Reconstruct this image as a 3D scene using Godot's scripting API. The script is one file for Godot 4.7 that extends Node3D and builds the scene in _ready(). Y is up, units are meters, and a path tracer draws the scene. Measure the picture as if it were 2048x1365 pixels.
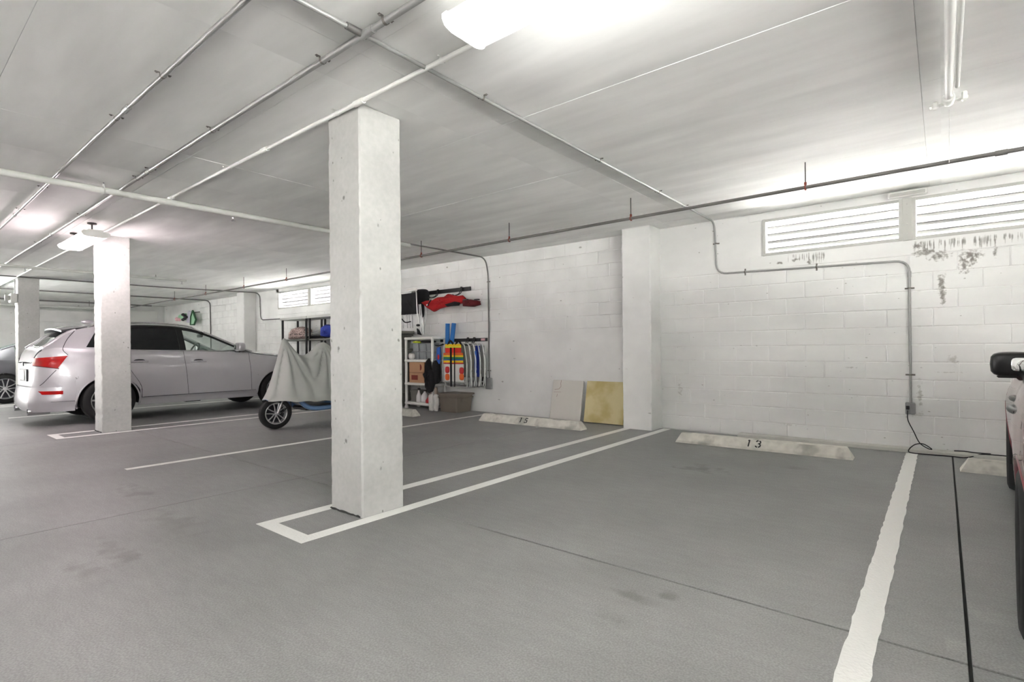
extends Node3D
# An underground parking garage. x runs along the window wall, -z points at that wall, y is up, metres.

const FOCAL := 1057.2          # pixels of the 2048 x 1365 frame
const HORIZON := 697.9
const EYE := 1.14
const YAW := 39.2
const ROLL := 0.53
const CEIL := 2.812
const WALL := -7.12            # inner face of the window wall

var M := {}
var taken := {}
var rng := RandomNumberGenerator.new()


# ------------------------------------------------------------------ geometry
class Geo:
	var v := PackedVector3Array()
	var n := PackedVector3Array()
	var ix := PackedInt32Array()

	func face(pts: Array, inside = null) -> void:
		var p := pts
		var nn: Vector3 = (p[1] - p[0]).cross(p[2] - p[0])
		if nn.length() < 1e-12 and p.size() > 3:
			nn = (p[2] - p[0]).cross(p[3] - p[0])
		if inside != null:
			var mid := Vector3.ZERO
			for q in p:
				mid += q
			mid /= p.size()
			if nn.dot(mid - inside) < 0.0:
				p = p.duplicate()
				p.reverse()
				nn = -nn
		nn = nn.normalized()
		var at := v.size()
		for q in p:
			v.append(q)
			n.append(nn)
		for k in range(1, p.size() - 1):
			ix.append_array([at, at + k + 1, at + k])

	# rows of points; outward = (along a row) x (from row to row); flipped so that it faces away from `inside`
	func grid(rows: Array, inside = null, flip := false) -> void:
		var h := rows.size()
		var w: int = rows[0].size()
		var at := v.size()
		var nrm := []
		for j in h:
			for i in w:
				var a: Vector3 = rows[j][mini(i + 1, w - 1)] - rows[j][maxi(i - 1, 0)]
				if rows[j][0].distance_to(rows[j][w - 1]) < 1e-6 and (i == 0 or i == w - 1):
					a = rows[j][1] - rows[j][w - 2]
				var b: Vector3 = rows[mini(j + 1, h - 1)][i] - rows[maxi(j - 1, 0)][i]
				if rows[0][i].distance_to(rows[h - 1][i]) < 1e-6 and (j == 0 or j == h - 1):
					b = rows[1][i] - rows[h - 2][i]
				if a.length() < 1e-9 and j > 0 and j < h - 1:
					a = Vector3.RIGHT * 1e-6
				nrm.append(a.cross(b))
		for j in h:
			for i in w:
				var q: Vector3 = nrm[j * w + i]
				if q.length() < 1e-14:
					var jj := clampi(j, 1, h - 2) if h > 2 else j
					for m in w:
						q += nrm[jj * w + m]
				nrm[j * w + i] = q.normalized() if q.length() > 1e-16 else Vector3.UP
		if inside != null:
			var s := 0.0
			for j in h:
				for i in w:
					s += nrm[j * w + i].dot((rows[j][i] - inside).normalized())
			flip = s < 0.0
		for j in h:
			for i in w:
				v.append(rows[j][i])
				n.append(-nrm[j * w + i] if flip else nrm[j * w + i])
		for j in h - 1:
			for i in w - 1:
				var a := at + j * w + i
				var b := a + 1
				var c := a + w
				var d := c + 1
				if flip:
					ix.append_array([a, b, c, b, d, c])
				else:
					ix.append_array([a, c, b, b, c, d])

	func box(c: Vector3, s: Vector3, bev := 0.0, b := Basis()) -> void:
		var h := s / 2.0
		if bev <= 0.0:
			for ax in 3:
				for sg in [-1.0, 1.0]:
					var u := (ax + 1) % 3
					var w := (ax + 2) % 3
					var pts := []
					for q in [[-1, -1], [1, -1], [1, 1], [-1, 1]]:
						var p := Vector3.ZERO
						p[ax] = sg * h[ax]
						p[u] = q[0] * h[u]
						p[w] = q[1] * h[w]
						pts.append(c + b * p)
					face(pts, c)
			return
		bev = minf(bev, minf(h.x, minf(h.y, h.z)) * 0.98)
		var P := func(sx: float, sy: float, sz: float, ax: int) -> Vector3:
			var p := Vector3(sx * (h.x - bev), sy * (h.y - bev), sz * (h.z - bev))
			p[ax] = [sx, sy, sz][ax] * h[ax]
			return c + b * p
		for ax in 3:
			for sg in [-1.0, 1.0]:
				var pts := []
				for q in [[-1.0, -1.0], [1.0, -1.0], [1.0, 1.0], [-1.0, 1.0]]:
					var t := [0.0, 0.0, 0.0]
					t[ax] = sg
					t[(ax + 1) % 3] = q[0]
					t[(ax + 2) % 3] = q[1]
					pts.append(P.call(t[0], t[1], t[2], ax))
				face(pts, c)
		for ax in 3:
			var u := (ax + 1) % 3
			var w := (ax + 2) % 3
			for su in [-1.0, 1.0]:
				for sw in [-1.0, 1.0]:
					var t := [0.0, 0.0, 0.0]
					t[u] = su
					t[w] = sw
					var t2 := t.duplicate()
					t[ax] = -1.0
					t2[ax] = 1.0
					face([P.call(t[0], t[1], t[2], u), P.call(t2[0], t2[1], t2[2], u), P.call(t2[0], t2[1], t2[2], w), P.call(t[0], t[1], t[2], w)], c)
		for sx in [-1.0, 1.0]:
			for sy in [-1.0, 1.0]:
				for sz in [-1.0, 1.0]:
					face([P.call(sx, sy, sz, 0), P.call(sx, sy, sz, 1), P.call(sx, sy, sz, 2)], c)

	func tube(path: Array, r, seg := 8, caps := true) -> void:
		var rows := []
		var count := path.size()
		var t0: Vector3 = (path[1] - path[0]).normalized()
		var nn := t0.cross(Vector3.UP if absf(t0.y) < 0.9 else Vector3.RIGHT).normalized()
		for k in count:
			var t: Vector3 = (path[mini(k + 1, count - 1)] - path[maxi(k - 1, 0)]).normalized()
			nn = (nn - t * nn.dot(t)).normalized()
			var bb := t.cross(nn)
			var rad: float = r[k] if r is Array else r
			var row := []
			for i in seg + 1:
				var a := TAU * i / seg
				row.append(path[k] + (nn * cos(a) + bb * sin(a)) * rad)
			rows.append(row)
		grid(rows)
		if caps:
			for e in [0, count - 1]:
				var ring: Array = rows[e].slice(0, seg)
				var inner: Vector3 = path[1] if e == 0 else path[count - 2]
				face(ring, inner)

	# profile of Vector2(radius, height) turned about local y
	func lathe(prof: Array, seg: int, xf := Transform3D()) -> void:
		var rows := []
		for p in prof:
			var row := []
			for i in seg + 1:
				var a := TAU * i / seg
				row.append(xf * Vector3(p.x * cos(a), p.y, -p.x * sin(a)))
			rows.append(row)
		var s := 0.0
		for k in prof.size() - 1:
			s += (prof[k + 1].y - prof[k].y) * (prof[k].x + prof[k + 1].x)
		grid(rows, null, s < 0.0)

	func extrude(poly: Array, depth: float, xf := Transform3D(), bev := 0.0) -> void:
		var pp := PackedVector2Array(poly)
		if Geometry2D.is_polygon_clockwise(pp):
			pp.reverse()
		var small := pp
		if bev > 0.0:
			var o := Geometry2D.offset_polygon(pp, -bev)
			if o.size() == 1 and o[0].size() == pp.size():
				small = o[0]
			else:
				bev = 0.0
		var tri := Geometry2D.triangulate_polygon(small)
		for sg in [1.0, -1.0]:
			var at := v.size()
			for p in small:
				v.append(xf * Vector3(p.x, p.y, sg * depth / 2.0))
				n.append((xf.basis * Vector3(0, 0, sg)).normalized())
			for k in range(0, tri.size(), 3):
				var a := small[tri[k]]
				var b := small[tri[k + 1]]
				var c := small[tri[k + 2]]
				var ccw := (b - a).cross(c - a) > 0.0
				if ccw == (sg > 0.0):
					ix.append_array([at + tri[k], at + tri[k + 2], at + tri[k + 1]])
				else:
					ix.append_array([at + tri[k], at + tri[k + 1], at + tri[k + 2]])
		var m := pp.size()
		for k in m:
			var a := pp[k]
			var b := pp[(k + 1) % m]
			var z := depth / 2.0 - bev
			face([xf * Vector3(a.x, a.y, -z), xf * Vector3(b.x, b.y, -z), xf * Vector3(b.x, b.y, z), xf * Vector3(a.x, a.y, z)])

	# a cushion with that outline (star-shaped about its middle)
	func pillow(poly: Array, depth: float, xf := Transform3D(), rough := 0.0, seed_ := 1) -> void:
		var pts := []
		var m := poly.size()
		for k in m:
			for j in 3:
				pts.append(poly[k].lerp(poly[(k + 1) % m], j / 3.0))
		var mid := Vector2.ZERO
		for p in pts:
			mid += p
		mid /= pts.size()
		var g := RandomNumberGenerator.new()
		g.seed = seed_
		var rows := []
		for k in 11:
			var a := PI * k / 10.0
			var row := []
			var first
			for i in pts.size() + 1:
				var p: Vector2 = mid.lerp(pts[i % pts.size()], pow(sin(a), 0.45) if k > 0 and k < 10 else 0.02)
				var z := -cos(a) * depth / 2.0 * (1.0 + g.randf_range(-rough, rough))
				var q := xf * Vector3(p.x, p.y, z)
				if i == 0:
					first = q
				row.append(q if i < pts.size() else first)
			rows.append(row)
		grid(rows, xf * Vector3(mid.x, mid.y, 0))

	func blob(c: Vector3, r: Vector3, e := 1.0, b := Basis(), seg := 16) -> void:
		var rows := []
		var sp := func(x: float) -> float: return signf(x) * pow(absf(x), e)
		for k in seg / 2 + 1:
			var a := -PI / 2 + PI * k / (seg / 2)
			var row := []
			for i in seg + 1:
				var t := TAU * (i % seg) / seg
				row.append(c + b * Vector3(r.x * sp.call(cos(a)) * sp.call(cos(t)), r.y * sp.call(sin(a)), r.z * sp.call(cos(a)) * sp.call(sin(t))))
			rows.append(row)
		grid(rows, c)

	# flat ribbon of a given width along points in the plane of xf (x, y), proud by z
	func stroke(pts: Array, width: float, z: float, xf: Transform3D) -> void:
		var a := []
		var b := []
		for k in pts.size():
			var d: Vector2 = (pts[mini(k + 1, pts.size() - 1)] - pts[maxi(k - 1, 0)]).normalized()
			var o := Vector2(-d.y, d.x) * width / 2.0
			a.append(pts[k] + o)
			b.append(pts[k] - o)
		b.reverse()
		extrude(a + b, z, xf)

	func mesh() -> ArrayMesh:
		var arr := []
		arr.resize(Mesh.ARRAY_MAX)
		arr[Mesh.ARRAY_VERTEX] = v
		arr[Mesh.ARRAY_NORMAL] = n
		arr[Mesh.ARRAY_INDEX] = ix
		var m := ArrayMesh.new()
		m.add_surface_from_arrays(Mesh.PRIMITIVE_TRIANGLES, arr)
		return m


# ------------------------------------------------------------------ scene helpers
func numbered(called: String) -> String:
	var k: int = taken.get(called, 0)
	taken[called] = k + 1
	return called if k == 0 else "%s_%03d" % [called, k]


func thing(called: String, label: String, category: String, at := Vector3.ZERO, turn := 0.0, group := "") -> Node3D:
	var o := Node3D.new()
	o.name = numbered(called)
	add_child(o)
	o.position = at
	o.rotation.y = turn
	tag(o, label, category, group)
	return o


func tag(o: Node, label: String, category: String, group := "", kind := "") -> void:
	o.set_meta("label", label)
	if category:
		o.set_meta("category", category)
	if group:
		o.set_meta("group", group)
	if kind:
		o.set_meta("kind", kind)


func part(parent: Node, called: String, g: Geo, m: Material, label := "") -> MeshInstance3D:
	var o := MeshInstance3D.new()
	o.name = called
	o.mesh = g.mesh()
	o.material_override = m
	parent.add_child(o, true)
	if label:
		o.set_meta("label", label)
	return o


func single(called: String, g: Geo, m: Material, label: String, category: String, group := "", kind := "") -> MeshInstance3D:
	var o := part(self, numbered(called), g, m)
	tag(o, label, category, group, kind)
	return o


func structure(called: String, label: String, category := "") -> Node3D:
	var o := Node3D.new()
	o.name = numbered(called)
	add_child(o)
	tag(o, label, category, "", "structure")
	return o


func place(parent: Node, called: String, mesh: Mesh, m: Material, at: Vector3, b := Basis()) -> MeshInstance3D:
	var o := MeshInstance3D.new()
	o.name = called
	o.mesh = mesh
	o.material_override = m
	o.transform = Transform3D(b, at)
	parent.add_child(o, true)
	return o


func ray(px: float, py: float) -> Vector3:
	var u := (px - 1024.0) / FOCAL
	var w := (HORIZON - py) / FOCAL
	var r := deg_to_rad(ROLL)
	var x := u * cos(r) + w * sin(r)
	var y := -u * sin(r) + w * cos(r)
	var s := sin(deg_to_rad(YAW))
	var c := cos(deg_to_rad(YAW))
	return Vector3(x * c - s, y, -(c + x * s))


func on_y(px: float, py: float, y := 0.0) -> Vector3:
	var r := ray(px, py)
	return Vector3(0, EYE, 0) + r * ((y - EYE) / r.y)


func on_z(px: float, py: float, z: float) -> Vector3:
	var r := ray(px, py)
	return Vector3(0, EYE, 0) + r * (z / r.z)


func bend(pts: Array, radius: float, count := 6) -> Array:
	var out := [pts[0]]
	for k in range(1, pts.size() - 1):
		var a: Vector3 = pts[k - 1]
		var b: Vector3 = pts[k]
		var c: Vector3 = pts[k + 1]
		var r := minf(radius, minf(a.distance_to(b), b.distance_to(c)) * 0.49)
		var p := b + (a - b).normalized() * r
		var q := b + (c - b).normalized() * r
		for j in count + 1:
			var t := float(j) / count
			out.append(p.lerp(b, t).lerp(b.lerp(q, t), t))
	out.append(pts[-1])
	return out


func table(t: Array, x: float) -> float:
	if x <= t[0][0]:
		return t[0][1]
	for k in range(1, t.size()):
		if x <= t[k][0]:
			# Catmull-Rom with clamped tangents
			var x0: float = t[k - 1][0]
			var x1: float = t[k][0]
			var y0: float = t[k - 1][1]
			var y1: float = t[k][1]
			var d := x1 - x0
			var s := (y1 - y0) / d
			var m0: float = s if k < 2 else (s + (y0 - t[k - 2][1]) / (x0 - t[k - 2][0])) / 2.0
			var m1: float = s if k + 1 >= t.size() else (s + (t[k + 1][1] - y1) / (t[k + 1][0] - x1)) / 2.0
			var u := (x - x0) / d
			return y0 * (2 * u * u * u - 3 * u * u + 1) + m0 * d * (u * u * u - 2 * u * u + u) + y1 * (3 * u * u - 2 * u * u * u) + m1 * d * (u * u * u - u * u)
	return t[-1][1]


# ------------------------------------------------------------------ materials
func mat(hex: String, rough := 0.6, metal := 0.0) -> StandardMaterial3D:
	var m := StandardMaterial3D.new()
	m.albedo_color = Color(hex)
	m.roughness = rough
	m.metallic = metal
	return m


func noise_image(size: int, freq: float, seed_: int, octaves := 4, type := FastNoiseLite.TYPE_SIMPLEX_SMOOTH) -> Image:
	var f := FastNoiseLite.new()
	f.seed = seed_
	f.frequency = freq
	f.noise_type = type
	f.fractal_octaves = octaves
	var im := f.get_seamless_image(size, size)
	im.convert(Image.FORMAT_L8)
	return im


func stretched(size: int, across: int, freq: float, seed_: int) -> Image:
	# grain: noise squeezed along one axis
	var im := noise_image(size, freq, seed_, 4)
	im.resize(size, size * across, Image.INTERPOLATE_BILINEAR)
	im.crop(size, size)
	im.rotate_90(CLOCKWISE)
	return im


func bump(m: StandardMaterial3D, im: Image, cm: float) -> void:
	m.heightmap_enabled = true
	m.heightmap_scale = cm
	m.heightmap_texture = ImageTexture.create_from_image(im)


func world_mapped(m: StandardMaterial3D, scale: Vector3, offset := Vector3.ZERO) -> void:
	m.uv1_triplanar = true
	m.uv1_world_triplanar = true
	m.uv1_triplanar_sharpness = 8.0
	m.uv1_scale = scale
	m.uv1_offset = offset


func dab(data: PackedByteArray, w: int, h: int, cx: float, cy: float, rx: float, ry: float, col: Array, strength: float, im: PackedByteArray, iw: int, lo: float, amp := 2.2) -> void:
	# a soft-edged stain whose outline is broken up by noise
	for y in range(maxi(0, int(cy - ry)), mini(h, int(cy + ry) + 1)):
		for x in range(maxi(0, int(cx - rx)), mini(w, int(cx + rx) + 1)):
			var d := Vector2((x - cx) / rx, (y - cy) / ry).length()
			if d >= 1.0:
				continue
			var q: float = im[(y % iw) * iw + (x % iw)] / 255.0
			var a := clampf((1.0 - d) * 1.6 + (q - 0.5) * amp - lo, 0.0, 1.0) * strength
			var at := (y * w + x) * 3
			for k in 3:
				data[at + k] = int(lerpf(data[at + k], col[k], a))


func materials() -> void:
	var fine := noise_image(256, 0.06, 11, 4)
	var finer := noise_image(256, 0.2, 12, 3)
	var coarse := noise_image(256, 0.015, 13, 5)
	var fine_d := fine.get_data()
	var coarse_d := coarse.get_data()

	# ---- floor: sealed grey concrete, with worn pale patches, tyre marks and stains where the photograph has them
	var W := 1536
	var floor_m := 16.0
	var big := noise_image(512, 0.006, 21, 5)
	big.resize(W, W, Image.INTERPOLATE_CUBIC)
	var mid := noise_image(512, 0.03, 22, 4)
	mid.resize(W, W, Image.INTERPOLATE_BILINEAR)
	var bd := big.get_data()
	var md := mid.get_data()
	var data := PackedByteArray()
	data.resize(W * W * 3)
	for k in W * W:
		var t: float = 150.0 + (bd[k] - 128.0) * 0.12 + (md[k] - 128.0) * 0.06
		data[k * 3] = int(t)
		data[k * 3 + 1] = int(t)
		data[k * 3 + 2] = int(t - 1.0)
	var px := W / floor_m
	var stains := [[on_y(1258, 1190), 0.16, 0.07, 114, 0.5], [on_y(1333, 1190), 0.10, 0.06, 114, 0.6], [on_y(1235, 1240), 0.16, 0.07, 122, 0.35], [on_y(1405, 938), 0.30, 0.22, 104, 0.6], [on_y(1590, 938), 0.14, 0.10, 110, 0.5],
		[on_y(275, 985), 0.5, 0.12, 118, 0.6], [on_y(350, 1045), 0.55, 0.15, 122, 0.45], [on_y(240, 1105), 0.45, 0.10, 120, 0.55], [on_y(170, 1140), 0.35, 0.08, 122, 0.5], [on_y(1500, 905), 1.1, 0.25, 130, 0.4]]
	for s in stains:
		dab(data, W, W, fposmod(s[0].x * px, W), fposmod(s[0].z * px, W), s[1] * px, s[2] * px, [s[3], s[3], s[3] - 3], s[4], fine_d, 256, 0.45)
	var pale := [[on_y(1985, 1330), 0.18, 0.10, 176, 0.7], [on_y(1975, 1225), 0.16, 0.14, 168, 0.45], [on_y(1905, 1290), 0.16, 0.12, 170, 0.5], [on_y(1840, 920), 0.35, 0.14, 160, 0.5], [on_y(2000, 1190), 0.12, 0.12, 160, 0.4], [on_y(1420, 930), 0.5, 0.25, 138, 0.35]]
	for s in pale:
		dab(data, W, W, fposmod(s[0].x * px, W), fposmod(s[0].z * px, W), s[1] * px, s[2] * px, [s[3], s[3], s[3] - 4], s[4], fine_d, 256, 0.75)
	M.floor = mat("ffffff", 0.5)
	M.floor.albedo_texture = ImageTexture.create_from_image(Image.create_from_data(W, W, false, Image.FORMAT_RGB8, data))
	world_mapped(M.floor, Vector3.ONE / floor_m)
	M.floor.metallic_specular = 0.38
	M.floor.detail_enabled = true
	M.floor.detail_blend_mode = BaseMaterial3D.BLEND_MODE_MUL
	M.floor.detail_uv_layer = BaseMaterial3D.DETAIL_UV_2
	M.floor.uv2_triplanar = true
	M.floor.uv2_world_triplanar = true
	M.floor.uv2_scale = Vector3.ONE * 1.1
	var g := PackedByteArray()
	g.resize(512 * 512 * 3)
	var grain := noise_image(512, 0.16, 31, 3).get_data()
	var grain2 := stretched(512, 4, 0.03, 32).get_data()
	for k in 512 * 512:
		var t := clampf(236.0 + (grain[k] - 128.0) * 0.22 + (grain2[k] - 128.0) * 0.05, 0, 255)
		for j in 3:
			g[k * 3 + j] = int(t)
	M.floor.detail_albedo = ImageTexture.create_from_image(Image.create_from_data(512, 512, false, Image.FORMAT_RGB8, g))

	# ---- white masonry paint of the right bay, with the drips and mould under its windows
	M.wall = wall_paint(fine_d, true)
	M.wall_plain = wall_paint(fine_d, false)
	# ---- column paint, chipped
	var C := 512
	var cd := PackedByteArray()
	cd.resize(C * C * 3)
	for k in C * C:
		var t := 176.0 + (coarse_d[(k / C / 2) * 256 + (k % C) / 2] - 128.0) * 0.05 + (fine_d[(k / C % 256) * 256 + k % 256] - 128.0) * 0.035
		cd[k * 3] = int(t)
		cd[k * 3 + 1] = int(t)
		cd[k * 3 + 2] = int(t - 3)
	rng.seed = 77
	for k in 64:
		var r := rng.randf_range(1.2, 3.2) if k % 6 else rng.randf_range(5.0, 9.0)
		var tone := rng.randi_range(84, 124)
		dab(cd, C, C, rng.randf_range(10, C - 10), rng.randf_range(10, C - 10), r, r * rng.randf_range(1.0, 2.0), [tone, tone, tone - 6], 0.8, fine_d, 256, 0.3 if k % 6 else 0.7)
	M.column = mat("ffffff", 0.55)
	M.column.albedo_texture = ImageTexture.create_from_image(Image.create_from_data(C, C, false, Image.FORMAT_RGB8, cd))
	world_mapped(M.column, Vector3.ONE / 1.7, Vector3(0.13, 0.2, 0.31))
	bump(M.column, fine, 0.04)
	# ---- ceiling: board-marked concrete painted white
	var cw := 512
	var s1 := stretched(cw, 6, 0.02, 41).get_data()
	var s2 := stretched(cw, 3, 0.008, 42).get_data()
	var ce := PackedByteArray()
	ce.resize(cw * cw * 3)
	for k in cw * cw:
		var t := 240.0 + (s1[k] - 128.0) * 0.06 + (s2[k] - 128.0) * 0.06
		ce[k * 3] = int(t)
		ce[k * 3 + 1] = int(t)
		ce[k * 3 + 2] = int(t - 2)
	M.ceiling = mat("ffffff", 0.7)
	M.ceiling.albedo_texture = ImageTexture.create_from_image(Image.create_from_data(cw, cw, false, Image.FORMAT_RGB8, ce))
	world_mapped(M.ceiling, Vector3.ONE / 2.9)
	bump(M.ceiling, stretched(256, 5, 0.06, 43), 0.1)
	# ---- concrete of wheel stops, mottled
	var ws := 256
	var wd := PackedByteArray()
	wd.resize(ws * ws * 3)
	for k in ws * ws:
		var q: float = coarse_d[k] / 255.0
		var t := lerpf(206.0, 168.0, smoothstep(0.6, 0.85, q)) + (fine_d[k] - 128.0) * 0.1
		wd[k * 3] = int(t)
		wd[k * 3 + 1] = int(t * 0.985)
		wd[k * 3 + 2] = int(t * 0.94)
	M.stop = mat("ffffff", 0.85)
	M.stop.albedo_texture = ImageTexture.create_from_image(Image.create_from_data(ws, ws, false, Image.FORMAT_RGB8, wd))
	world_mapped(M.stop, Vector3.ONE / 1.9)
	bump(M.stop, fine, 0.3)
	# ---- yellowed board
	var yd := PackedByteArray()
	yd.resize(ws * ws * 3)
	for k in ws * ws:
		var q := smoothstep(0.3, 0.8, coarse_d[k] / 255.0)
		yd[k * 3] = int(lerpf(206, 182, q))
		yd[k * 3 + 1] = int(lerpf(194, 166, q))
		yd[k * 3 + 2] = int(lerpf(150, 112, q))
	M.yellow_board = mat("ffffff", 0.7)
	M.yellow_board.albedo_texture = ImageTexture.create_from_image(Image.create_from_data(ws, ws, false, Image.FORMAT_RGB8, yd))
	world_mapped(M.yellow_board, Vector3.ONE / 2.2)
	M.white_board = mat("cfccc5", 0.75)
	# ---- leopard print of the bag
	var ld := PackedByteArray()
	ld.resize(128 * 128 * 3)
	var cell := noise_image(128, 0.09, 51, 1, FastNoiseLite.TYPE_CELLULAR).get_data()
	for k in 128 * 128:
		var dark: bool = cell[k] > 150
		ld[k * 3] = 38 if dark else 196
		ld[k * 3 + 1] = 28 if dark else 172
		ld[k * 3 + 2] = 28 if dark else 166
	M.leopard = mat("ffffff", 0.85)
	M.leopard.albedo_texture = ImageTexture.create_from_image(Image.create_from_data(128, 128, false, Image.FORMAT_RGB8, ld))
	M.leopard.uv1_triplanar = true
	M.leopard.uv1_scale = Vector3.ONE * 2.4

	M.joint = mat("2e2e2c", 0.9)
	M.slab_core = mat("b8b8b4", 0.9)
	M.line = mat("e4e4e0", 0.65)
	bump(M.line, fine, 0.2)
	world_mapped(M.line, Vector3.ONE * 3.0)
	M.black_paint = mat("171717", 0.7)
	M.frame_white = mat("b4b4af", 0.5)
	M.louver = mat("62625f", 0.55)
	M.screen_wire = mat("d8d8d4", 0.6)
	M.conduit = mat("9c9c9a", 0.42, 0.35)
	M.conduit_dark = mat("6c6a68", 0.5, 0.3)
	M.pipe_white = mat("e2e2de", 0.45)
	M.pipe_grey = mat("c4c4c0", 0.5)
	M.strap = mat("77736e", 0.5, 0.5)
	M.dark_metal = mat("3a3634", 0.55, 0.4)
	M.rust = mat("7a3a2c", 0.75)
	M.box_grey = mat("8b8c8b", 0.55)
	M.cord = mat("121212", 0.6)
	M.lamp_body = mat("c9c8c4", 0.5)
	M.curb = mat("c2c0ba", 0.8)
	M.black_plastic = mat("161617", 0.5)
	M.black_cloth = mat("131315", 0.9)
	M.red_cloth = mat("a80d10", 0.8)
	M.dark_red_cloth = mat("5a0a10", 0.85)
	M.grey_cloth = mat("8e8e8a", 0.85)
	M.white_cloth = mat("dad7d2", 0.85)
	M.shelf_white = mat("e4e2dd", 0.45)
	M.tote = mat("746a5f", 0.5)
	M.bin_grey = mat("6a6962", 0.55)
	M.cardboard = mat("b98f6c", 0.85)
	M.cardboard_print = mat("7d3328", 0.8)
	M.noodle = mat("2f77c0", 0.75)
	M.steel = mat("c9c9c8", 0.3, 0.85)
	M.neon = mat("d9e33a", 0.7)
	M.red_plastic = mat("c22328", 0.4)
	M.stripe_yellow = mat("e6c21c", 0.8)
	M.stripe_red = mat("cf2a1e", 0.8)
	M.stripe_green = mat("1f7a55", 0.8)
	M.stripe_blue = mat("2a5fb5", 0.8)
	M.stripe_orange = mat("e0662a", 0.8)
	M.blue_cloth = mat("23389c", 0.75)
	M.scooter_blue = mat("54749c", 0.3)
	M.scooter_blue.clearcoat_enabled = true
	M.cover = mat("a8aaa5", 0.7)
	M.cover.rim_enabled = true
	M.cover.rim = 0.3
	M.tyre = mat("141414", 0.75)
	M.rim = mat("b6b6b8", 0.3, 0.8)
	M.rim_dark = mat("3a3a3e", 0.35, 0.7)
	M.chrome = mat("d8d8da", 0.15, 1.0)
	M.silver_paint = mat("b4b2b6", 0.36, 0.3)
	M.dark_paint = mat("56565c", 0.34, 0.45)
	M.red_paint = mat("7c2832", 0.3, 0.3)
	for k in ["silver_paint", "dark_paint", "red_paint"]:
		M[k].clearcoat_enabled = true
		M[k].clearcoat = 1.0
		M[k].clearcoat_roughness = 0.05
	M.trim_black = mat("0d0d0e", 0.35)
	M.underbody = mat("0c0c0c", 0.9)
	M.tinted = mat("06070a", 0.06)
	M.rear_glass = mat("17171a", 0.05)
	M.glass = StandardMaterial3D.new()
	M.glass.transparency = BaseMaterial3D.TRANSPARENCY_ALPHA
	M.glass.albedo_color = Color(0.62, 0.76, 0.70, 0.22)
	M.glass.roughness = 0.03
	M.interior = mat("2c2d30", 0.8)
	M.interior_light = mat("8c8c88", 0.8)
	M.tail_red = mat("a30a0a", 0.22)
	M.tail_dark = mat("4a0a0c", 0.15)
	M.plate = mat("d8d8d6", 0.5)
	M.mirror_glass = mat("e8e8e8", 0.02, 1.0)
	M.clear_bin = mat("8f9396", 0.35)
	M.clear_bin.transparency = BaseMaterial3D.TRANSPARENCY_ALPHA
	M.clear_bin.albedo_color = Color(0.72, 0.74, 0.76, 0.45)
	M.clear_bin.roughness = 0.2
	M.bottle_clear = mat("d4d2d0", 0.3)
	M.mint = mat("9fcfa8", 0.7)
	M.deep_green = mat("2f5a3a", 0.7)
	M.pink = mat("d8a8b0", 0.7)
	M.lilac = mat("c6c2d0", 0.75)
	M.paper = mat("c4b2a4", 0.85)
	M.lime = mat("b9c23a", 0.7)
	M.ground_out = mat("d2d1cc", 0.9)


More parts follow.
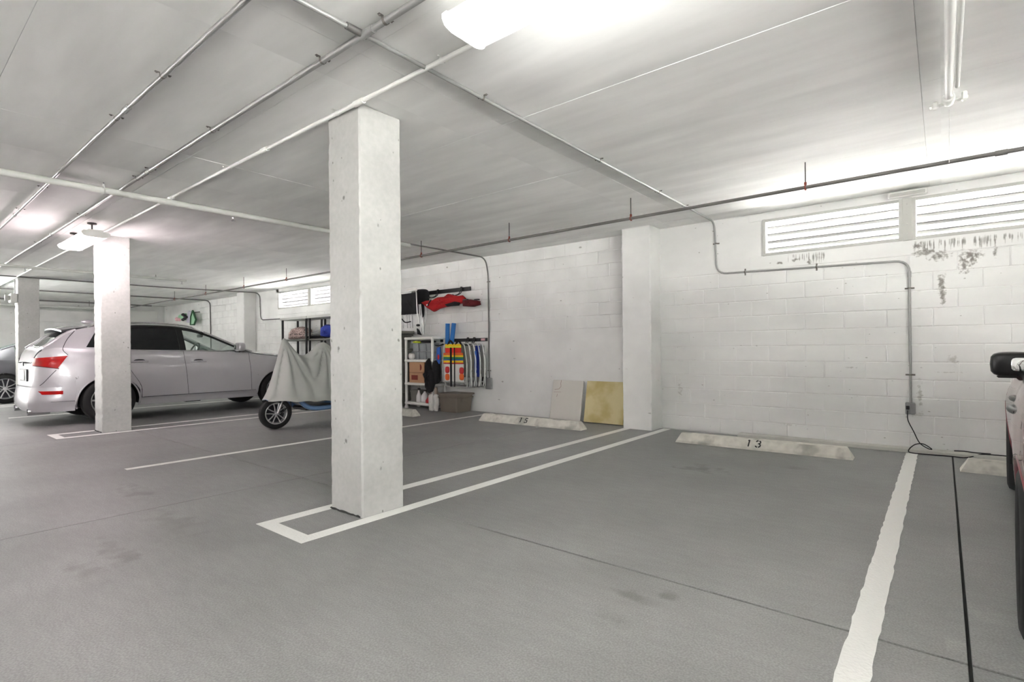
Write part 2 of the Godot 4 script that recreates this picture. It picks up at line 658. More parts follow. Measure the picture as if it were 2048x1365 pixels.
func wall_paint(fine_d: PackedByteArray, stained: bool) -> StandardMaterial3D:
	var w := 2048 if stained else 512
	var h := 1024 if stained else 512
	var span := Vector2(6, 3) if stained else Vector2(3, 3)
	var big := noise_image(256, 0.012, 61, 5)
	big.resize(w, h, Image.INTERPOLATE_BILINEAR)
	var bd := big.get_data()
	var d := PackedByteArray()
	d.resize(w * h * 3)
	for k in w * h:
		var t := 222.0 + (bd[k] - 128.0) * 0.07
		d[k * 3] = int(t)
		d[k * 3 + 1] = int(t)
		d[k * 3 + 2] = int(t - 2)
	rng.seed = 5
	var flecks := 170 if stained else 26
	for k in flecks:
		var r := rng.randf_range(1.0, 3.0)
		dab(d, w, h, rng.randf_range(5, w - 5), rng.randf_range(5, h - 5), r * 2.0, r, [150, 149, 144], 0.8, fine_d, 256, 0.4)
	if stained:
		var at := func(px: float, py: float) -> Vector2:
			var p := on_z(px, py, WALL)
			return Vector2((p.x + 3.06) / 6.0 * w, (1.0 - p.y / 3.0) * h)
		# thin runs below the window sills
		for run in [[1575, 1650, 509, 22, 26], [1828, 1990, 482, 26, 60], [1985, 2046, 468, 24, 14]]:
			for k in run[4]:
				var x := rng.randf_range(run[0], run[1])
				var y0: float = run[2] - (x - run[0]) * 0.085
				var a: Vector2 = at.call(x, y0)
				var b: Vector2 = at.call(x, y0 + run[3] * rng.randf_range(0.4, 1.1))
				dab(d, w, h, a.x, (a.y + b.y) / 2, rng.randf_range(1.2, 2.6), (b.y - a.y) / 2 + 1, [128, 126, 121], 0.7, fine_d, 256, 0.1, 0.9)
		# mould patches
		for s in [[1878, 512, 22, 12], [1850, 505, 24, 10], [1940, 510, 24, 14], [1928, 530, 10, 26], [1945, 520, 8, 18], [1882, 570, 9, 32], [1886, 590, 6, 26], [1990, 505, 5, 14], [1838, 492, 12, 12], [1590, 520, 10, 5], [1560, 526, 14, 4], [1618, 524, 7, 8]]:
			var p: Vector2 = at.call(s[0], s[1])
			dab(d, w, h, p.x, p.y, s[2] * 1.9, s[3] * 1.9, [112, 108, 102], 0.8, fine_d, 256, 0.45, 1.7)
		# wet mark beside the socket box, scuffs along the foot
		for s in [[1840, 790, 6, 40, 150], [1836, 830, 14, 6, 170], [1700, 735, 20, 3, 165], [1905, 720, 12, 14, 175], [1360, 780, 8, 26, 160], [1320, 840, 14, 10, 170], [1580, 850, 20, 3, 165], [1900, 745, 30, 2, 165]]:
			var p: Vector2 = at.call(s[0], s[1])
			dab(d, w, h, p.x, p.y, s[2] * 1.9, s[3] * 1.9, [s[4], s[4] - 2, s[4] - 8], 0.6, fine_d, 256, 0.6)
	var m := mat("ffffff", 0.6)
	m.albedo_texture = ImageTexture.create_from_image(Image.create_from_data(w, h, false, Image.FORMAT_RGB8, d))
	world_mapped(m, Vector3(1.0 / span.x, 1.0 / span.y, 1.0 / span.x), Vector3(0.51 if stained else 0.0, -1.0, 0.0))
	return m


# ------------------------------------------------------------------ lamps
func ceiling_lamp(x0: float, x1: float, z: float, y: float, col: Color, energy: float, label: String, stem_x: Array) -> Node3D:
	var mx := (x0 + x1) / 2.0
	var t := thing("ceiling_lamp", label, "lamp", Vector3(mx, y, z), 0.0, "fluorescent ceiling lamps")
	var half := (x1 - x0) / 2.0
	var g := Geo.new()
	g.box(Vector3(0, 0.045, 0), Vector3(half * 2 - 0.04, 0.05, 0.16), 0.008)
	part(t, "housing", g, M.lamp_body)
	# wraparound diffuser: a shallow trough
	g = Geo.new()
	var rows := []
	for e in [-half + 0.015, half - 0.015]:
		var row := []
		for q in [[-0.125, 0.045], [-0.142, 0.03], [-0.142, 0.012], [-0.125, -0.012], [-0.085, -0.024], [0.0, -0.03], [0.085, -0.024], [0.125, -0.012], [0.142, 0.012], [0.142, 0.03], [0.125, 0.045]]:
			row.append(Vector3(e, q[1], q[0]))
		rows.append(row)
	g.grid(rows, Vector3(0, 0.03, 0))
	var shade := StandardMaterial3D.new()
	shade.albedo_color = Color(0.93, 0.93, 0.92)
	shade.roughness = 0.4
	shade.emission_enabled = true
	shade.emission = col
	shade.emission_energy_multiplier = 0.33
	part(t, "diffuser", g, shade, "glowing white plastic diffuser")
	for s in [-1.0, 1.0]:
		g = Geo.new()
		var poly := []
		for q in [[-0.13, 0.05], [-0.148, 0.03], [-0.148, 0.01], [-0.13, -0.016], [-0.085, -0.03], [0.085, -0.03], [0.13, -0.016], [0.148, 0.01], [0.148, 0.03], [0.13, 0.05]]:
			poly.append(Vector2(q[0], q[1]))
		g.extrude(poly, 0.018, Transform3D(Basis(Vector3.UP, PI / 2), Vector3(s * (half - 0.006), 0, 0)), 0.003)
		part(t, "end_cap", g, shade if s < 0 else M.lamp_body)
	for sx in stem_x:
		g = Geo.new()
		g.tube([Vector3(sx, 0.06, 0), Vector3(sx, CEIL - y - 0.002, 0)], 0.009, 8)
		g.lathe([Vector2(0.0, 0.0), Vector2(0.05, 0.0), Vector2(0.05, 0.014), Vector2(0.0, 0.02)], 14, Transform3D(Basis(Vector3.RIGHT, PI), Vector3(sx, CEIL - y - 0.0005, 0)))
		part(t, "stem", g, M.dark_metal)
	for k in 3:
		var l := OmniLight3D.new()
		l.name = "glow"
		l.position = Vector3((k - 1) * half * 0.62, -0.075, 0)
		l.light_color = col
		l.light_energy = energy
		l.light_size = 0.06
		l.omni_range = 40.0
		l.omni_attenuation = 2.0
		l.shadow_enabled = true
		t.add_child(l, true)
	return t


# ------------------------------------------------------------------ the building
func build_floor() -> void:
	var f := structure("floor", "grey sealed concrete garage floor cut by thin joints")
	var g := Geo.new()
	g.box(Vector3(-7.0, -0.168, 1.15), Vector3(32.4, 0.3, 17.0))
	part(f, "base", g, M.joint)
	var xs := [-23.2, -18.08, -13.54, -9.0, -4.47, 0.067, 4.6, 9.2]
	var zs := [-7.105, -2.48, 2.06, 6.6, 9.6]
	for i in xs.size() - 1:
		for j in zs.size() - 1:
			g = Geo.new()
			var wide := 0.006
			var a: float = xs[i] + (wide if i == 5 else 0.0035)
			var b: float = xs[i + 1] - (wide if i == 4 else 0.0035)
			var c: float = zs[j] + 0.0075
			var d: float = zs[j + 1] - 0.0075
			g.box(Vector3((a + b) / 2, -0.01, (c + d) / 2), Vector3(b - a, 0.02, d - c), 0.002)
			part(f, "slab", g, M.floor)


func build_ceiling() -> void:
	var c := structure("ceiling", "white painted board-marked concrete ceiling")
	var g := Geo.new()
	g.box(Vector3(-7.0, CEIL + 0.17, 1.15), Vector3(33.0, 0.3, 17.2))
	part(c, "slab", g, M.slab_core)
	g = Geo.new()
	g.box(Vector3.ZERO, Vector3(2.4385, 0.02, 1.2485), 0.0012)
	var m := g.mesh()
	rng.seed = 9
	for i in 14:
		for j in 14:
			var x := -4.98 + 2.44 * (i - 7) - 1.22 + 2.44
			var z := -0.53 + 1.25 * (j - 5) - 0.625
			if x < -24.0 or x > 10.0 or z < -8.0 or z > 10.0:
				continue
			place(c, "form_panel", m, M.ceiling, Vector3(x, CEIL + 0.0125 + rng.randf_range(-0.001, 0.0015), z))


func block_field(wall: Node3D, m: Material, x0: float, x1: float, y0: float, y1: float, holes: Array) -> void:
	# running-bond concrete blocks, 0.40 x 0.20 m, their faces 3 mm proud of the painted joints
	var full := Geo.new()
	full.box(Vector3.ZERO, Vector3(0.3945, 0.1945, 0.03), 0.005)
	var fm := full.mesh()
	var courses := int(round((y1 - y0) / 0.2))
	var ch := (y1 - y0) / courses
	var cut := {}
	rng.seed = int(absf(x0) * 100)
	for r in courses:
		var y := y0 + (r + 0.5) * ch
		var x := x0 - (0.2 if r % 2 else 0.0)
		while x < x1 - 0.01:
			var a := maxf(x, x0)
			var b := minf(x + 0.4, x1)
			x += 0.4
			# split around openings
			var spans := [[a, b]]
			for h in holes:
				if y + ch / 2 > h[2] + 0.02 and y - ch / 2 < h[3] - 0.02:
					var out := []
					for s in spans:
						if s[1] <= h[0] or s[0] >= h[1]:
							out.append(s)
							continue
						if s[0] < h[0] - 0.02:
							out.append([s[0], h[0]])
						if s[1] > h[1] + 0.02:
							out.append([h[1], s[1]])
					spans = out
			for s in spans:
				if s[1] - s[0] < 0.03:
					continue
				var mid := Vector3((s[0] + s[1]) / 2, y, WALL - 0.015 + rng.randf_range(-0.0016, 0.0012))
				if absf(s[1] - s[0] - 0.4) < 0.001 and absf(ch - 0.2) < 0.004:
					place(wall, "block", fm, m, mid)
				else:
					var key := "%.3f %.3f" % [s[1] - s[0], ch]
					if not cut.has(key):
						var g := Geo.new()
						g.box(Vector3.ZERO, Vector3(s[1] - s[0] - 0.0055, ch - 0.0055, 0.03), 0.005)
						cut[key] = g.mesh()
					place(wall, "block", cut[key], m, mid)


func build_walls() -> void:
	# --- window wall, right bay: painted blocks under a row of two louvred windows
	var w := structure("wall_back", "white painted concrete block wall below the louvred windows")
	var g := Geo.new()
	var zc := WALL - 0.005 - 0.11
	g.box(Vector3(3.1, 1.03, zc), Vector3(12.4, 2.2, 0.22))
	g.box(Vector3(-2.42, 2.47, zc), Vector3(1.36, 0.69, 0.22))
	g.box(Vector3(5.25, 2.47, zc), Vector3(8.1, 0.69, 0.22))
	g.box(Vector3(-0.3, 2.765, zc), Vector3(3.2, 0.1, 0.22))
	part(w, "core", g, M.wall)
	block_field(w, M.wall, -3.08, 1.32, 0.0, 2.1, [])
	g = Geo.new()
	g.box(Vector3(-0.25, 2.19, WALL - 0.012), Vector3(3.3, 0.165, 0.028), 0.004)
	part(w, "sill_band", g, M.wall)
	g = Geo.new()
	g.box(Vector3(-0.25, 2.762, WALL - 0.012), Vector3(3.3, 0.095, 0.03), 0.004)
	part(w, "lintel", g, M.wall)
	g = Geo.new()
	g.box(Vector3(-2.41, 2.455, WALL - 0.014), Vector3(1.3, 0.7, 0.026), 0.003)
	part(w, "plaster_band", g, M.wall)
	g = Geo.new()
	g.box(Vector3(-0.55, 0.02, WALL + 0.075), Vector3(2.95, 0.042, 0.15), 0.006)
	g.box(Vector3(5.0, 0.02, WALL + 0.075), Vector3(8.2, 0.042, 0.15), 0.006)
	var cu := part(self, numbered("trim_1"), g, M.curb)
	tag(cu, "low pale concrete curb along the foot of the window wall", "", "", "structure")
	# --- left bay: poured wall below, blocks above
	var w2 := structure("wall_back", "white painted wall between the pilasters behind the storage corner")
	g = Geo.new()
	g.box(Vector3(-6.4, 1.4, zc), Vector3(6.3, 2.95, 0.22))
	part(w2, "core", g, M.wall_plain)
	g = Geo.new()
	g.box(Vector3(-6.5, 0.69, WALL - 0.014), Vector3(5.98, 1.5, 0.03), 0.003)
	part(w2, "poured_base", g, M.wall_plain)
	block_field(w2, M.wall_plain, -9.49, -3.5, 1.445, 2.81, [])
	# --- far bay, with another pair of windows
	var w3 := structure("wall_back", "white block wall behind the covered scooter")
	g = Geo.new()
	g.box(Vector3(-12.65, 1.03, zc), Vector3(6.5, 2.2, 0.22))
	g.box(Vector3(-14.87, 2.47, zc), Vector3(1.8, 0.69, 0.22))
	g.box(Vector3(-10.2, 2.47, zc), Vector3(1.7, 0.69, 0.22))
	g.box(Vector3(-12.5, 2.775, zc), Vector3(3.2, 0.09, 0.22))
	part(w3, "core", g, M.wall_plain)
	block_field(w3, M.wall_plain, -15.3, -9.9, 0.0, 2.1, [])
	g = Geo.new()
	g.box(Vector3(-12.5, 2.19, WALL - 0.012), Vector3(3.2, 0.165, 0.028), 0.004)
	part(w3, "sill_band", g, M.wall_plain)
	var w4 := structure("wall_back", "white block wall beyond the silver car at the far end")
	g = Geo.new()
	g.box(Vector3(-19.4, 1.4, zc - 0.01), Vector3(7.2, 2.95, 0.22))
	part(w4, "core", g, M.wall_plain)
	block_field(w4, M.wall_plain, -19.3, -15.7, 0.0, 2.8, [])
	# --- pilasters
	var spots := [[-3.52, -3.09, "white pilaster right of the leaning yellow boards"], [-9.95, -9.5, "white pilaster behind the near column"], [-15.75, -15.3, "white pilaster in the far wall beyond the silver car"]]
	for s in spots:
		var o := Geo.new()
		column_shape(o, s[0], s[1], WALL - 0.05, WALL + 0.33, int(s[0] * -10))
		var pn := part(self, numbered("pilaster"), o, M.wall_plain)
		tag(pn, s[2], "", "", "structure")
	# --- far end wall with a ledge, a pale door in it
	var fw := structure("wall_far", "pale end wall with a ledge beyond the parked cars")
	g = Geo.new()
	g.box(Vector3(-22.75, 1.4, -2.55), Vector3(0.25, 2.95, 9.5))
	g.box(Vector3(-22.75, 2.74, 5.9), Vector3(0.25, 0.3, 7.6))  # unseen opening left below this beam, added to let daylight in
	part(fw, "core", g, M.wall_plain)
	g = Geo.new()
	g.box(Vector3(-22.56, 1.08, -3.4), Vector3(0.14, 2.16, 5.2), 0.01)
	part(fw, "ledge", g, M.wall_plain)
	g = Geo.new()
	g.box(Vector3(-22.58, 1.32, -6.42), Vector3(0.1, 2.64, 0.92), 0.01)
	var dr := part(self, numbered("door_1"), g, M.pipe_white)
	tag(dr, "white door leaf in the far end wall", "", "", "structure")
	# --- walls behind the camera and to its right (they send light back; an added opening on the right lets daylight in)
	g = Geo.new()
	g.box(Vector3(-7.0, 1.4, 9.65), Vector3(33.0, 2.95, 0.25))
	var wf := part(self, "wall_front", g, M.wall_plain)
	tag(wf, "white wall across the driving aisle", "", "", "structure")
	g = Geo.new()
	g.box(Vector3(9.2, 1.4, -3.0), Vector3(0.25, 2.95, 8.6))
	g.box(Vector3(9.2, 2.74, 5.5), Vector3(0.25, 0.3, 8.4))
	var wr := part(self, "wall_right", g, M.wall_plain)
	tag(wr, "white side wall with an unseen opening added for daylight", "", "", "structure")
	# --- ground outside, just below the window sills
	g = Geo.new()
	g.box(Vector3(-7.0, 2.0, -17.4), Vector3(44.0, 0.2, 20.0))
	var go := part(self, "ground_outside", g, M.ground_out)
	tag(go, "pale paving outside the louvred windows", "", "", "structure")
	g = Geo.new()  # unseen ground added beyond both openings to bounce sunlight indoors
	g.box(Vector3(19.7, -0.15, 4.0), Vector3(20.8, 0.2, 26.0))
	g.box(Vector3(-33.6, -0.15, 4.0), Vector3(21.2, 0.2, 26.0))
	var gd := part(self, "ground_outside_001", g, M.ground_out)
	tag(gd, "unseen pale ground added outside the openings to throw sunlight indoors", "", "", "structure")


func column_shape(g: Geo, x0: float, x1: float, z0: float, z1: float, seed_: int) -> void:
	var r := RandomNumberGenerator.new()
	r.seed = seed_
	var rows := []
	var ch := 0.011
	for k in 71:
		var y := CEIL * k / 70.0 + 0.0005
		var row := []
		var j := func() -> float: return (r.randf_range(-0.0022, 0.0022) if r.randf() > 0.12 else r.randf_range(-0.009, 0.0)) if k > 0 and k < 70 else 0.0
		for q in [[x0, z0 + ch, -1, 0], [x0 + ch, z0, 0, -1], [x1 - ch, z0, 0, -1], [x1, z0 + ch, 1, 0], [x1, z1 - ch, 1, 0], [x1 - ch, z1, 0, 1], [x0 + ch, z1, 0, 1], [x0, z1 - ch, -1, 0]]:
			var a: float = j.call()
			row.append(Vector3(q[0] + q[2] * a, y, q[1] + q[3] * a))
		rows.append(row)
	# flat-shaded sides and softened edges
	for i in 8:
		var strip := []
		for row in rows:
			strip.append([row[i], row[(i + 1) % 8]])
		g.grid(strip, Vector3((x0 + x1) / 2, CEIL / 2, (z0 + z1) / 2))
	g.face(rows[0], Vector3((x0 + x1) / 2, 1, (z0 + z1) / 2))
	g.face(rows[70], Vector3((x0 + x1) / 2, 1, (z0 + z1) / 2))


func build_columns() -> void:
	for s in [[-3.43, -3.05, "large square white concrete column inside a painted floor outline"], [-9.6, -9.235, "white concrete column standing before the silver car"], [-15.96, -15.59, "white concrete column beside the dark car"]]:
		var g := Geo.new()
		column_shape(g, s[0], s[1], -2.48, -2.125, int(s[0] * -7))
		var o := structure("column", s[2])
		part(o, "shaft", g, M.column)
		# the crumbled dark joint where the paint stops at the floor
		g = Geo.new()
		rng.seed = 19
		var foot := []
		for q in [[s[0] - 0.002, -2.48], [s[0] - 0.002, -2.123], [s[1] + 0.001, -2.123]]:
			foot.append(Vector3(q[0], 0.004, q[1]))
		var path := []
		var rad := []
		for k in 2:
			for j in 14:
				path.append(foot[k].lerp(foot[k + 1], j / 14.0) + Vector3(0, rng.randf_range(-0.002, 0.004), 0))
				rad.append(rng.randf_range(0.003, 0.009))
		g.tube(path, rad, 6)
		part(o, "foot_joint", g, M.joint)


func window(n: int, x0: float, x1: float, y0: float, y1: float, label: String) -> void:
	var t := structure("window_%d" % n, label)
	var z := WALL - 0.02
	var e := 0.035
	var bars := [["frame_rail", Vector3((x0 + x1) / 2, y0 + e / 2, z), Vector3(x1 - x0, e, 0.05)], ["frame_rail", Vector3((x0 + x1) / 2, y1 - e / 2, z), Vector3(x1 - x0, e, 0.05)],
		["frame_stile", Vector3(x0 + e / 2, (y0 + y1) / 2, z + 0.006), Vector3(e, y1 - y0, 0.062)], ["frame_stile", Vector3(x1 - e / 2, (y0 + y1) / 2, z + 0.006), Vector3(e, y1 - y0, 0.062)]]
	for b in bars:
		var g := Geo.new()
		g.box(b[1], b[2], 0.003)
		part(t, b[0], g, M.frame_white)
	var g0 := Geo.new()
	g0.box(Vector3.ZERO, Vector3(x1 - x0 - 2 * e, 0.012, 0.06), 0.003)
	var sm := g0.mesh()
	for k in 4:
		place(t, "slat", sm, M.louver, Vector3((x0 + x1) / 2, y0 + e + (y1 - y0 - 2 * e) * (k + 0.62) / 4.3, z - 0.075), Basis(Vector3.RIGHT, deg_to_rad(-18.0)))
	# security mesh of thin diagonal wires behind the slats
	var g2 := Geo.new()
	var h := y1 - y0 - 2 * e
	var wd := x1 - x0 - 2 * e
	var step := 0.034
	var k2 := -int(h / step) - 1
	while k2 * step < wd:
		for s in [0, 1]:
			var a := Vector2(k2 * step, 0.0)
			var b := Vector2(k2 * step + h, h)
			if a.x < 0:
				a = Vector2(0, -a.x)
			if b.x > wd:
				b = Vector2(wd, h - (b.x - wd))
			if b.x - a.x > 0.01:
				if s:
					a.y = h - a.y
					b.y = h - b.y
				g2.tube([Vector3(x0 + e + a.x, y0 + e + a.y, z - 0.15), Vector3(x0 + e + b.x, y0 + e + b.y, z - 0.15)], 0.0011, 3, false)
		k2 += 1
	var mesh_part := part(t, "wire_screen", g2, M.screen_wire)
	mesh_part.set_meta("kind", "stuff")


func build_windows() -> void:
	window(1, -1.74, -0.33, 2.268, 2.722, "louvred window in the white block wall beside the pilaster")
	window(2, -0.25, 1.2, 2.268, 2.722, "louvred window above the long dark stains")
	window(3, -13.97, -12.42, 2.268, 2.73, "far louvred window beside the wall pilaster")
	window(4, -12.34, -11.05, 2.268, 2.73, "far louvred window above the black storage racks")
	for x in [-0.29, -12.38]:
		var g := Geo.new()
		g.box(Vector3(x, 2.495, WALL - 0.012), Vector3(0.085, 0.46, 0.075), 0.004)
		for k in 4:
			g.lathe([Vector2(0.0, 0.0), Vector2(0.008, 0.0), Vector2(0.008, 0.005), Vector2(0, 0.006)], 8, Transform3D(Basis(Vector3.RIGHT, PI / 2), Vector3(x, 2.33 + k * 0.11, WALL + 0.0255)))
		var o := part(self, numbered("trim_2"), g, M.frame_white)
		tag(o, "bolted white post between two " + ("far " if x < -5 else "") + "louvred windows", "", "", "structure")


# ------------------------------------------------------------------ pipes, conduits, fittings
func strap_at(parent: Node, p: Vector3, along: Vector3, r: float, m: Material, up := Vector3.UP) -> void:
	# a two-hole saddle strap round a pipe that runs along a surface
	var side := along.cross(up).normalized()
	var g := Geo.new()
	var rows := []
	for e in [-0.009, 0.009]:
		var row := []
		row.append(p + along * e - side * (r + 0.03) + up * (r - 0.001))
		row.append(p + along * e - side * (r + 0.004) + up * (r - 0.001))
		for k in 9:
			var a := PI * k / 8.0
			row.append(p + along * e + (-side * cos(a) - up * sin(a)) * (r + 0.003))
		row.append(p + along * e + side * (r + 0.004) + up * (r - 0.001))
		row.append(p + along * e + side * (r + 0.03) + up * (r - 0.001))
		rows.append(row)
	g.grid(rows, p + up * r)
	for s in [-1.0, 1.0]:
		g.blob(p + side * s * (r + 0.02) + up * (r - 0.004), Vector3(0.008, 0.006, 0.008), 1.0, Basis(), 8)
	part(parent, "strap", g, m)


func coupling_at(parent: Node, p: Vector3, along: Vector3, r: float, length: float, m: Material) -> void:
	var g := Geo.new()
	g.tube([p - along * length / 2, p - along * length / 2.2, p + along * length / 2.2, p + along * length / 2], [r, r * 1.0, r, r], 12)
	part(parent, "coupling", g, m)


func build_pipes() -> void:
	var yc := CEIL - 0.007
	# A: conduit from the ceiling down the right bay to the socket
	var t := thing("wall_conduit", "grey conduit running down the window wall to a socket box", "conduit", Vector3.ZERO)
	var r := 0.0125
	var g := Geo.new()
	var zw := WALL + r + 0.004
	g.tube(bend([Vector3(-2.36, yc - r, 3.0), Vector3(-2.34, yc - r, -1.7), Vector3(-2.33, yc - r, zw), Vector3(-2.3, 2.1, zw), Vector3(-0.275, 2.05, zw), Vector3(-0.275, 0.52, zw)], 0.13), r, 10)
	part(t, "pipe", g, M.conduit)
	for z in [-2.58, -4.1, -5.35, -6.1]:
		strap_at(t, Vector3(-2.335, yc - r, z), Vector3(0, 0, 1), r, M.strap)
	for p in [Vector3(-2.31, 2.5, zw)]:
		strap_at(t, p, Vector3(0, 1, 0), r, M.strap, Vector3(0, 0, -1))
	for x in [-1.95, -1.15]:
		strap_at(t, Vector3(x, 2.1 - (x + 2.3) * 0.0247, zw), Vector3(1, 0, 0), r, M.strap, Vector3(0, 0, -1))
	for y in [1.75, 0.82]:
		strap_at(t, Vector3(-0.275, y, zw), Vector3(0, 1, 0), r, M.strap, Vector3(0, 0, -1))
	coupling_at(t, Vector3(-0.275, 1.9, zw), Vector3(0, 1, 0), r + 0.004, 0.06, M.conduit)
	coupling_at(t, Vector3(-2.34, yc - r, -1.62), Vector3(0, 0, 1), r + 0.006, 0.12, M.conduit_dark)
	# socket box
	var b := thing("socket_box", "grey weatherproof socket box with a black cord plugged in", "socket", Vector3(-0.278, 0.46, WALL + 0.004))
	g = Geo.new()
	g.box(Vector3(0, 0, 0.027), Vector3(0.085, 0.125, 0.05), 0.006)
	part(b, "box", g, M.box_grey)
	g = Geo.new()
	g.box(Vector3(0.022, 0.0, 0.056), Vector3(0.05, 0.115, 0.012), 0.004)
	part(b, "cover_flap", g, M.box_grey)
	g = Geo.new()
	g.box(Vector3(-0.02, 0.01, 0.062), Vector3(0.03, 0.04, 0.03), 0.004)
	part(b, "plug", g, M.cord)
	# black cord: box -> loop on the curb -> along the floor
	g = Geo.new()
	var cz := WALL + 0.16
	var pts := [Vector3(-0.298, 0.44, WALL + 0.075), Vector3(-0.296, 0.34, WALL + 0.09), Vector3(-0.25, 0.22, WALL + 0.06), Vector3(-0.2, 0.1, WALL + 0.05), Vector3(-0.13, 0.05, WALL + 0.06), Vector3(-0.1, 0.05, WALL + 0.075), Vector3(-0.17, 0.1, WALL + 0.1), Vector3(-0.24, 0.09, WALL + 0.14),
		Vector3(-0.29, 0.03, WALL + 0.165), Vector3(-0.26, 0.008, cz + 0.02), Vector3(-0.1, 0.007, cz + 0.015), Vector3(0.06, 0.007, cz + 0.0), Vector3(0.16, 0.007, cz + 0.01), Vector3(0.24, 0.03, cz - 0.02), Vector3(0.32, 0.048, cz - 0.06), Vector3(0.6, 0.048, cz - 0.07), Vector3(1.1, 0.048, cz - 0.05)]
	g.tube(smooth(pts, 5), 0.0055, 6)
	single("extension_cord", g, M.cord, "thin black cord looping from the socket box along the curb", "cord")
	g = Geo.new()
	g.tube(smooth([Vector3(0.08, 0.047, WALL + 0.04), Vector3(0.16, 0.05, WALL + 0.03), Vector3(0.24, 0.047, WALL + 0.045), Vector3(0.36, 0.047, WALL + 0.035)], 4), 0.006, 6)
	single("cord_piece", g, M.cord, "short black cord end lying on the curb against the wall", "cord")

	# B, C: two conduits along the aisle, and the painted one over the columns
	var specs := [["ceiling_conduit", -1.655, 0.0165, M.conduit, "thicker grey conduit strapped along the ceiling beside the white pipe", [-2.15, -2.72, -4.2, -5.55, -5.9, -8.0, -10.5], [-2.3, -5.7, -9.6]],
		["ceiling_conduit", -1.14, 0.014, M.conduit, "thin grey conduit on the ceiling farthest from the columns", [-3.6, -4.5, -6.95, -8.2, -10.0], [-4.28, -8.6]],
		["white_pipe", -2.09, 0.015, M.pipe_white, "white painted pipe on the ceiling passing over the columns", [-2.2, -3.25, -5.0, -7.6, -10.9], [-3.0, -4.3, -6.4]]]
	for s in specs:
		var o := thing(s[0], s[4], "conduit", Vector3.ZERO)
		g = Geo.new()
		var path := []
		var x := 8.5
		var dip: bool = s[0] == "ceiling_conduit"
		while x > -22.0:
			path.append(Vector3(x, yc - s[2], s[1] + sin(x * 0.9) * 0.006))
			x -= 0.5
		g.tube(path, s[2], 10)
		part(o, "pipe", g, s[3])
		for q in s[5]:
			strap_at(o, Vector3(q, yc - s[2], s[1] + sin(q * 0.9) * 0.006), Vector3(1, 0, 0), s[2], M.strap if dip else M.pipe_white)
		for q in s[6]:
			coupling_at(o, Vector3(q, yc - s[2], s[1] + sin(q * 0.9) * 0.006), Vector3(1, 0, 0), s[2] + 0.005, 0.1, M.pipe_white if not dip else M.conduit)

	# sprinkler main, painted, below the conduits
	var main_y := CEIL - 0.075
	t = thing("sprinkler_main", "thick painted sprinkler pipe crossing below the ceiling conduits", "pipe", Vector3.ZERO)
	g = Geo.new()
	g.tube([Vector3(-6.44, main_y, 5.5), Vector3(-6.40, main_y, -1.0), Vector3(-6.37, main_y, -3.5), Vector3(-6.33, main_y, -5.3)], 0.031, 14)
	part(t, "pipe", g, M.pipe_grey)
	for z in [-2.72, 0.4]:
		sprinkler(t, Vector3(-6.38, main_y, z), 0.031)
	for z in [-1.5, -4.2]:
		hanger(t, Vector3(-6.39, main_y, z), 0.031, M.pipe_grey)
	# thin conduit beside it, down the wall to a box behind the chairs
	t = thing("wall_conduit", "dark thin conduit running down the wall behind the storage corner", "conduit", Vector3.ZERO)
	g = Geo.new()
	g.tube(bend([Vector3(-6.62, yc - 0.012, 5.5), Vector3(-6.52, yc - 0.012, -3.0), Vector3(-6.4, yc - 0.012, WALL + 0.018), Vector3(-6.33, 2.5, WALL + 0.018), Vector3(-6.325, 0.62, WALL + 0.018)], 0.17), 0.0125, 10)
	part(t, "pipe", g, M.conduit_dark)
	for y in [2.35, 0.75]:
		strap_at(t, Vector3(-6.33, y, WALL + 0.018), Vector3(0, 1, 0), 0.012, M.strap, Vector3(0, 0, -1))
	b = thing("socket_box", "grey socket box with a coiled black plug near the beach chairs", "socket", Vector3(-6.32, 0.52, WALL + 0.004))
	g = Geo.new()
	g.box(Vector3(0, 0, 0.03), Vector3(0.13, 0.2, 0.055), 0.008)
	part(b, "box", g, M.box_grey)
	g = Geo.new()
	var coil := []
	for k in 25:
		var a := TAU * k / 12.0
		coil.append(Vector3(-0.1 + 0.04 * cos(a), 0.05 + 0.1 * sin(a), 0.03 + k * 0.0016))
	g.tube(coil, 0.008, 6)
	part(b, "plug_cord", g, M.cord)

	# sprinkler branch along the window wall
	var by := 2.582
	t = thing("sprinkler_branch", "dark sprinkler pipe hung on rods along the window wall", "pipe", Vector3.ZERO)
	g = Geo.new()
	g.tube([Vector3(8.8, by, -5.41), Vector3(-6.3, by, -5.42), Vector3(-22.3, by, -5.43)], 0.0165, 12)
	part(t, "pipe", g, M.conduit_dark)
	for x in [2.4, -0.96, -2.69, -4.45, -6.2, -8.6, -10.3, -12.2, -14.3, -16.4]:
		hanger(t, Vector3(x, by, -5.42), 0.0165, M.rust)
	coupling_at(t, Vector3(0.35, by, -5.42), Vector3(1, 0, 0), 0.021, 0.07, M.conduit_dark)
	coupling_at(t, Vector3(-7.4, by, -5.42), Vector3(1, 0, 0), 0.021, 0.07, M.conduit_dark)

	# white pipe over the near bay ending in a fitting, with a cord hanging from it
	t = thing("white_pipe", "white painted pipe ending in a fitting above the marked bay line", "pipe", Vector3.ZERO)
	g = Geo.new()
	g.tube([Vector3(0.037, CEIL - 0.045, -2.25), Vector3(0.04, CEIL - 0.045, -4.5)], 0.023, 14)
	part(t, "pipe", g, M.pipe_white)
	g = Geo.new()
	g.tube([Vector3(0.08, CEIL - 0.03, -2.25), Vector3(0.082, CEIL - 0.03, -4.4)], 0.012, 10)
	part(t, "small_pipe", g, M.pipe_white)
	g = Geo.new()
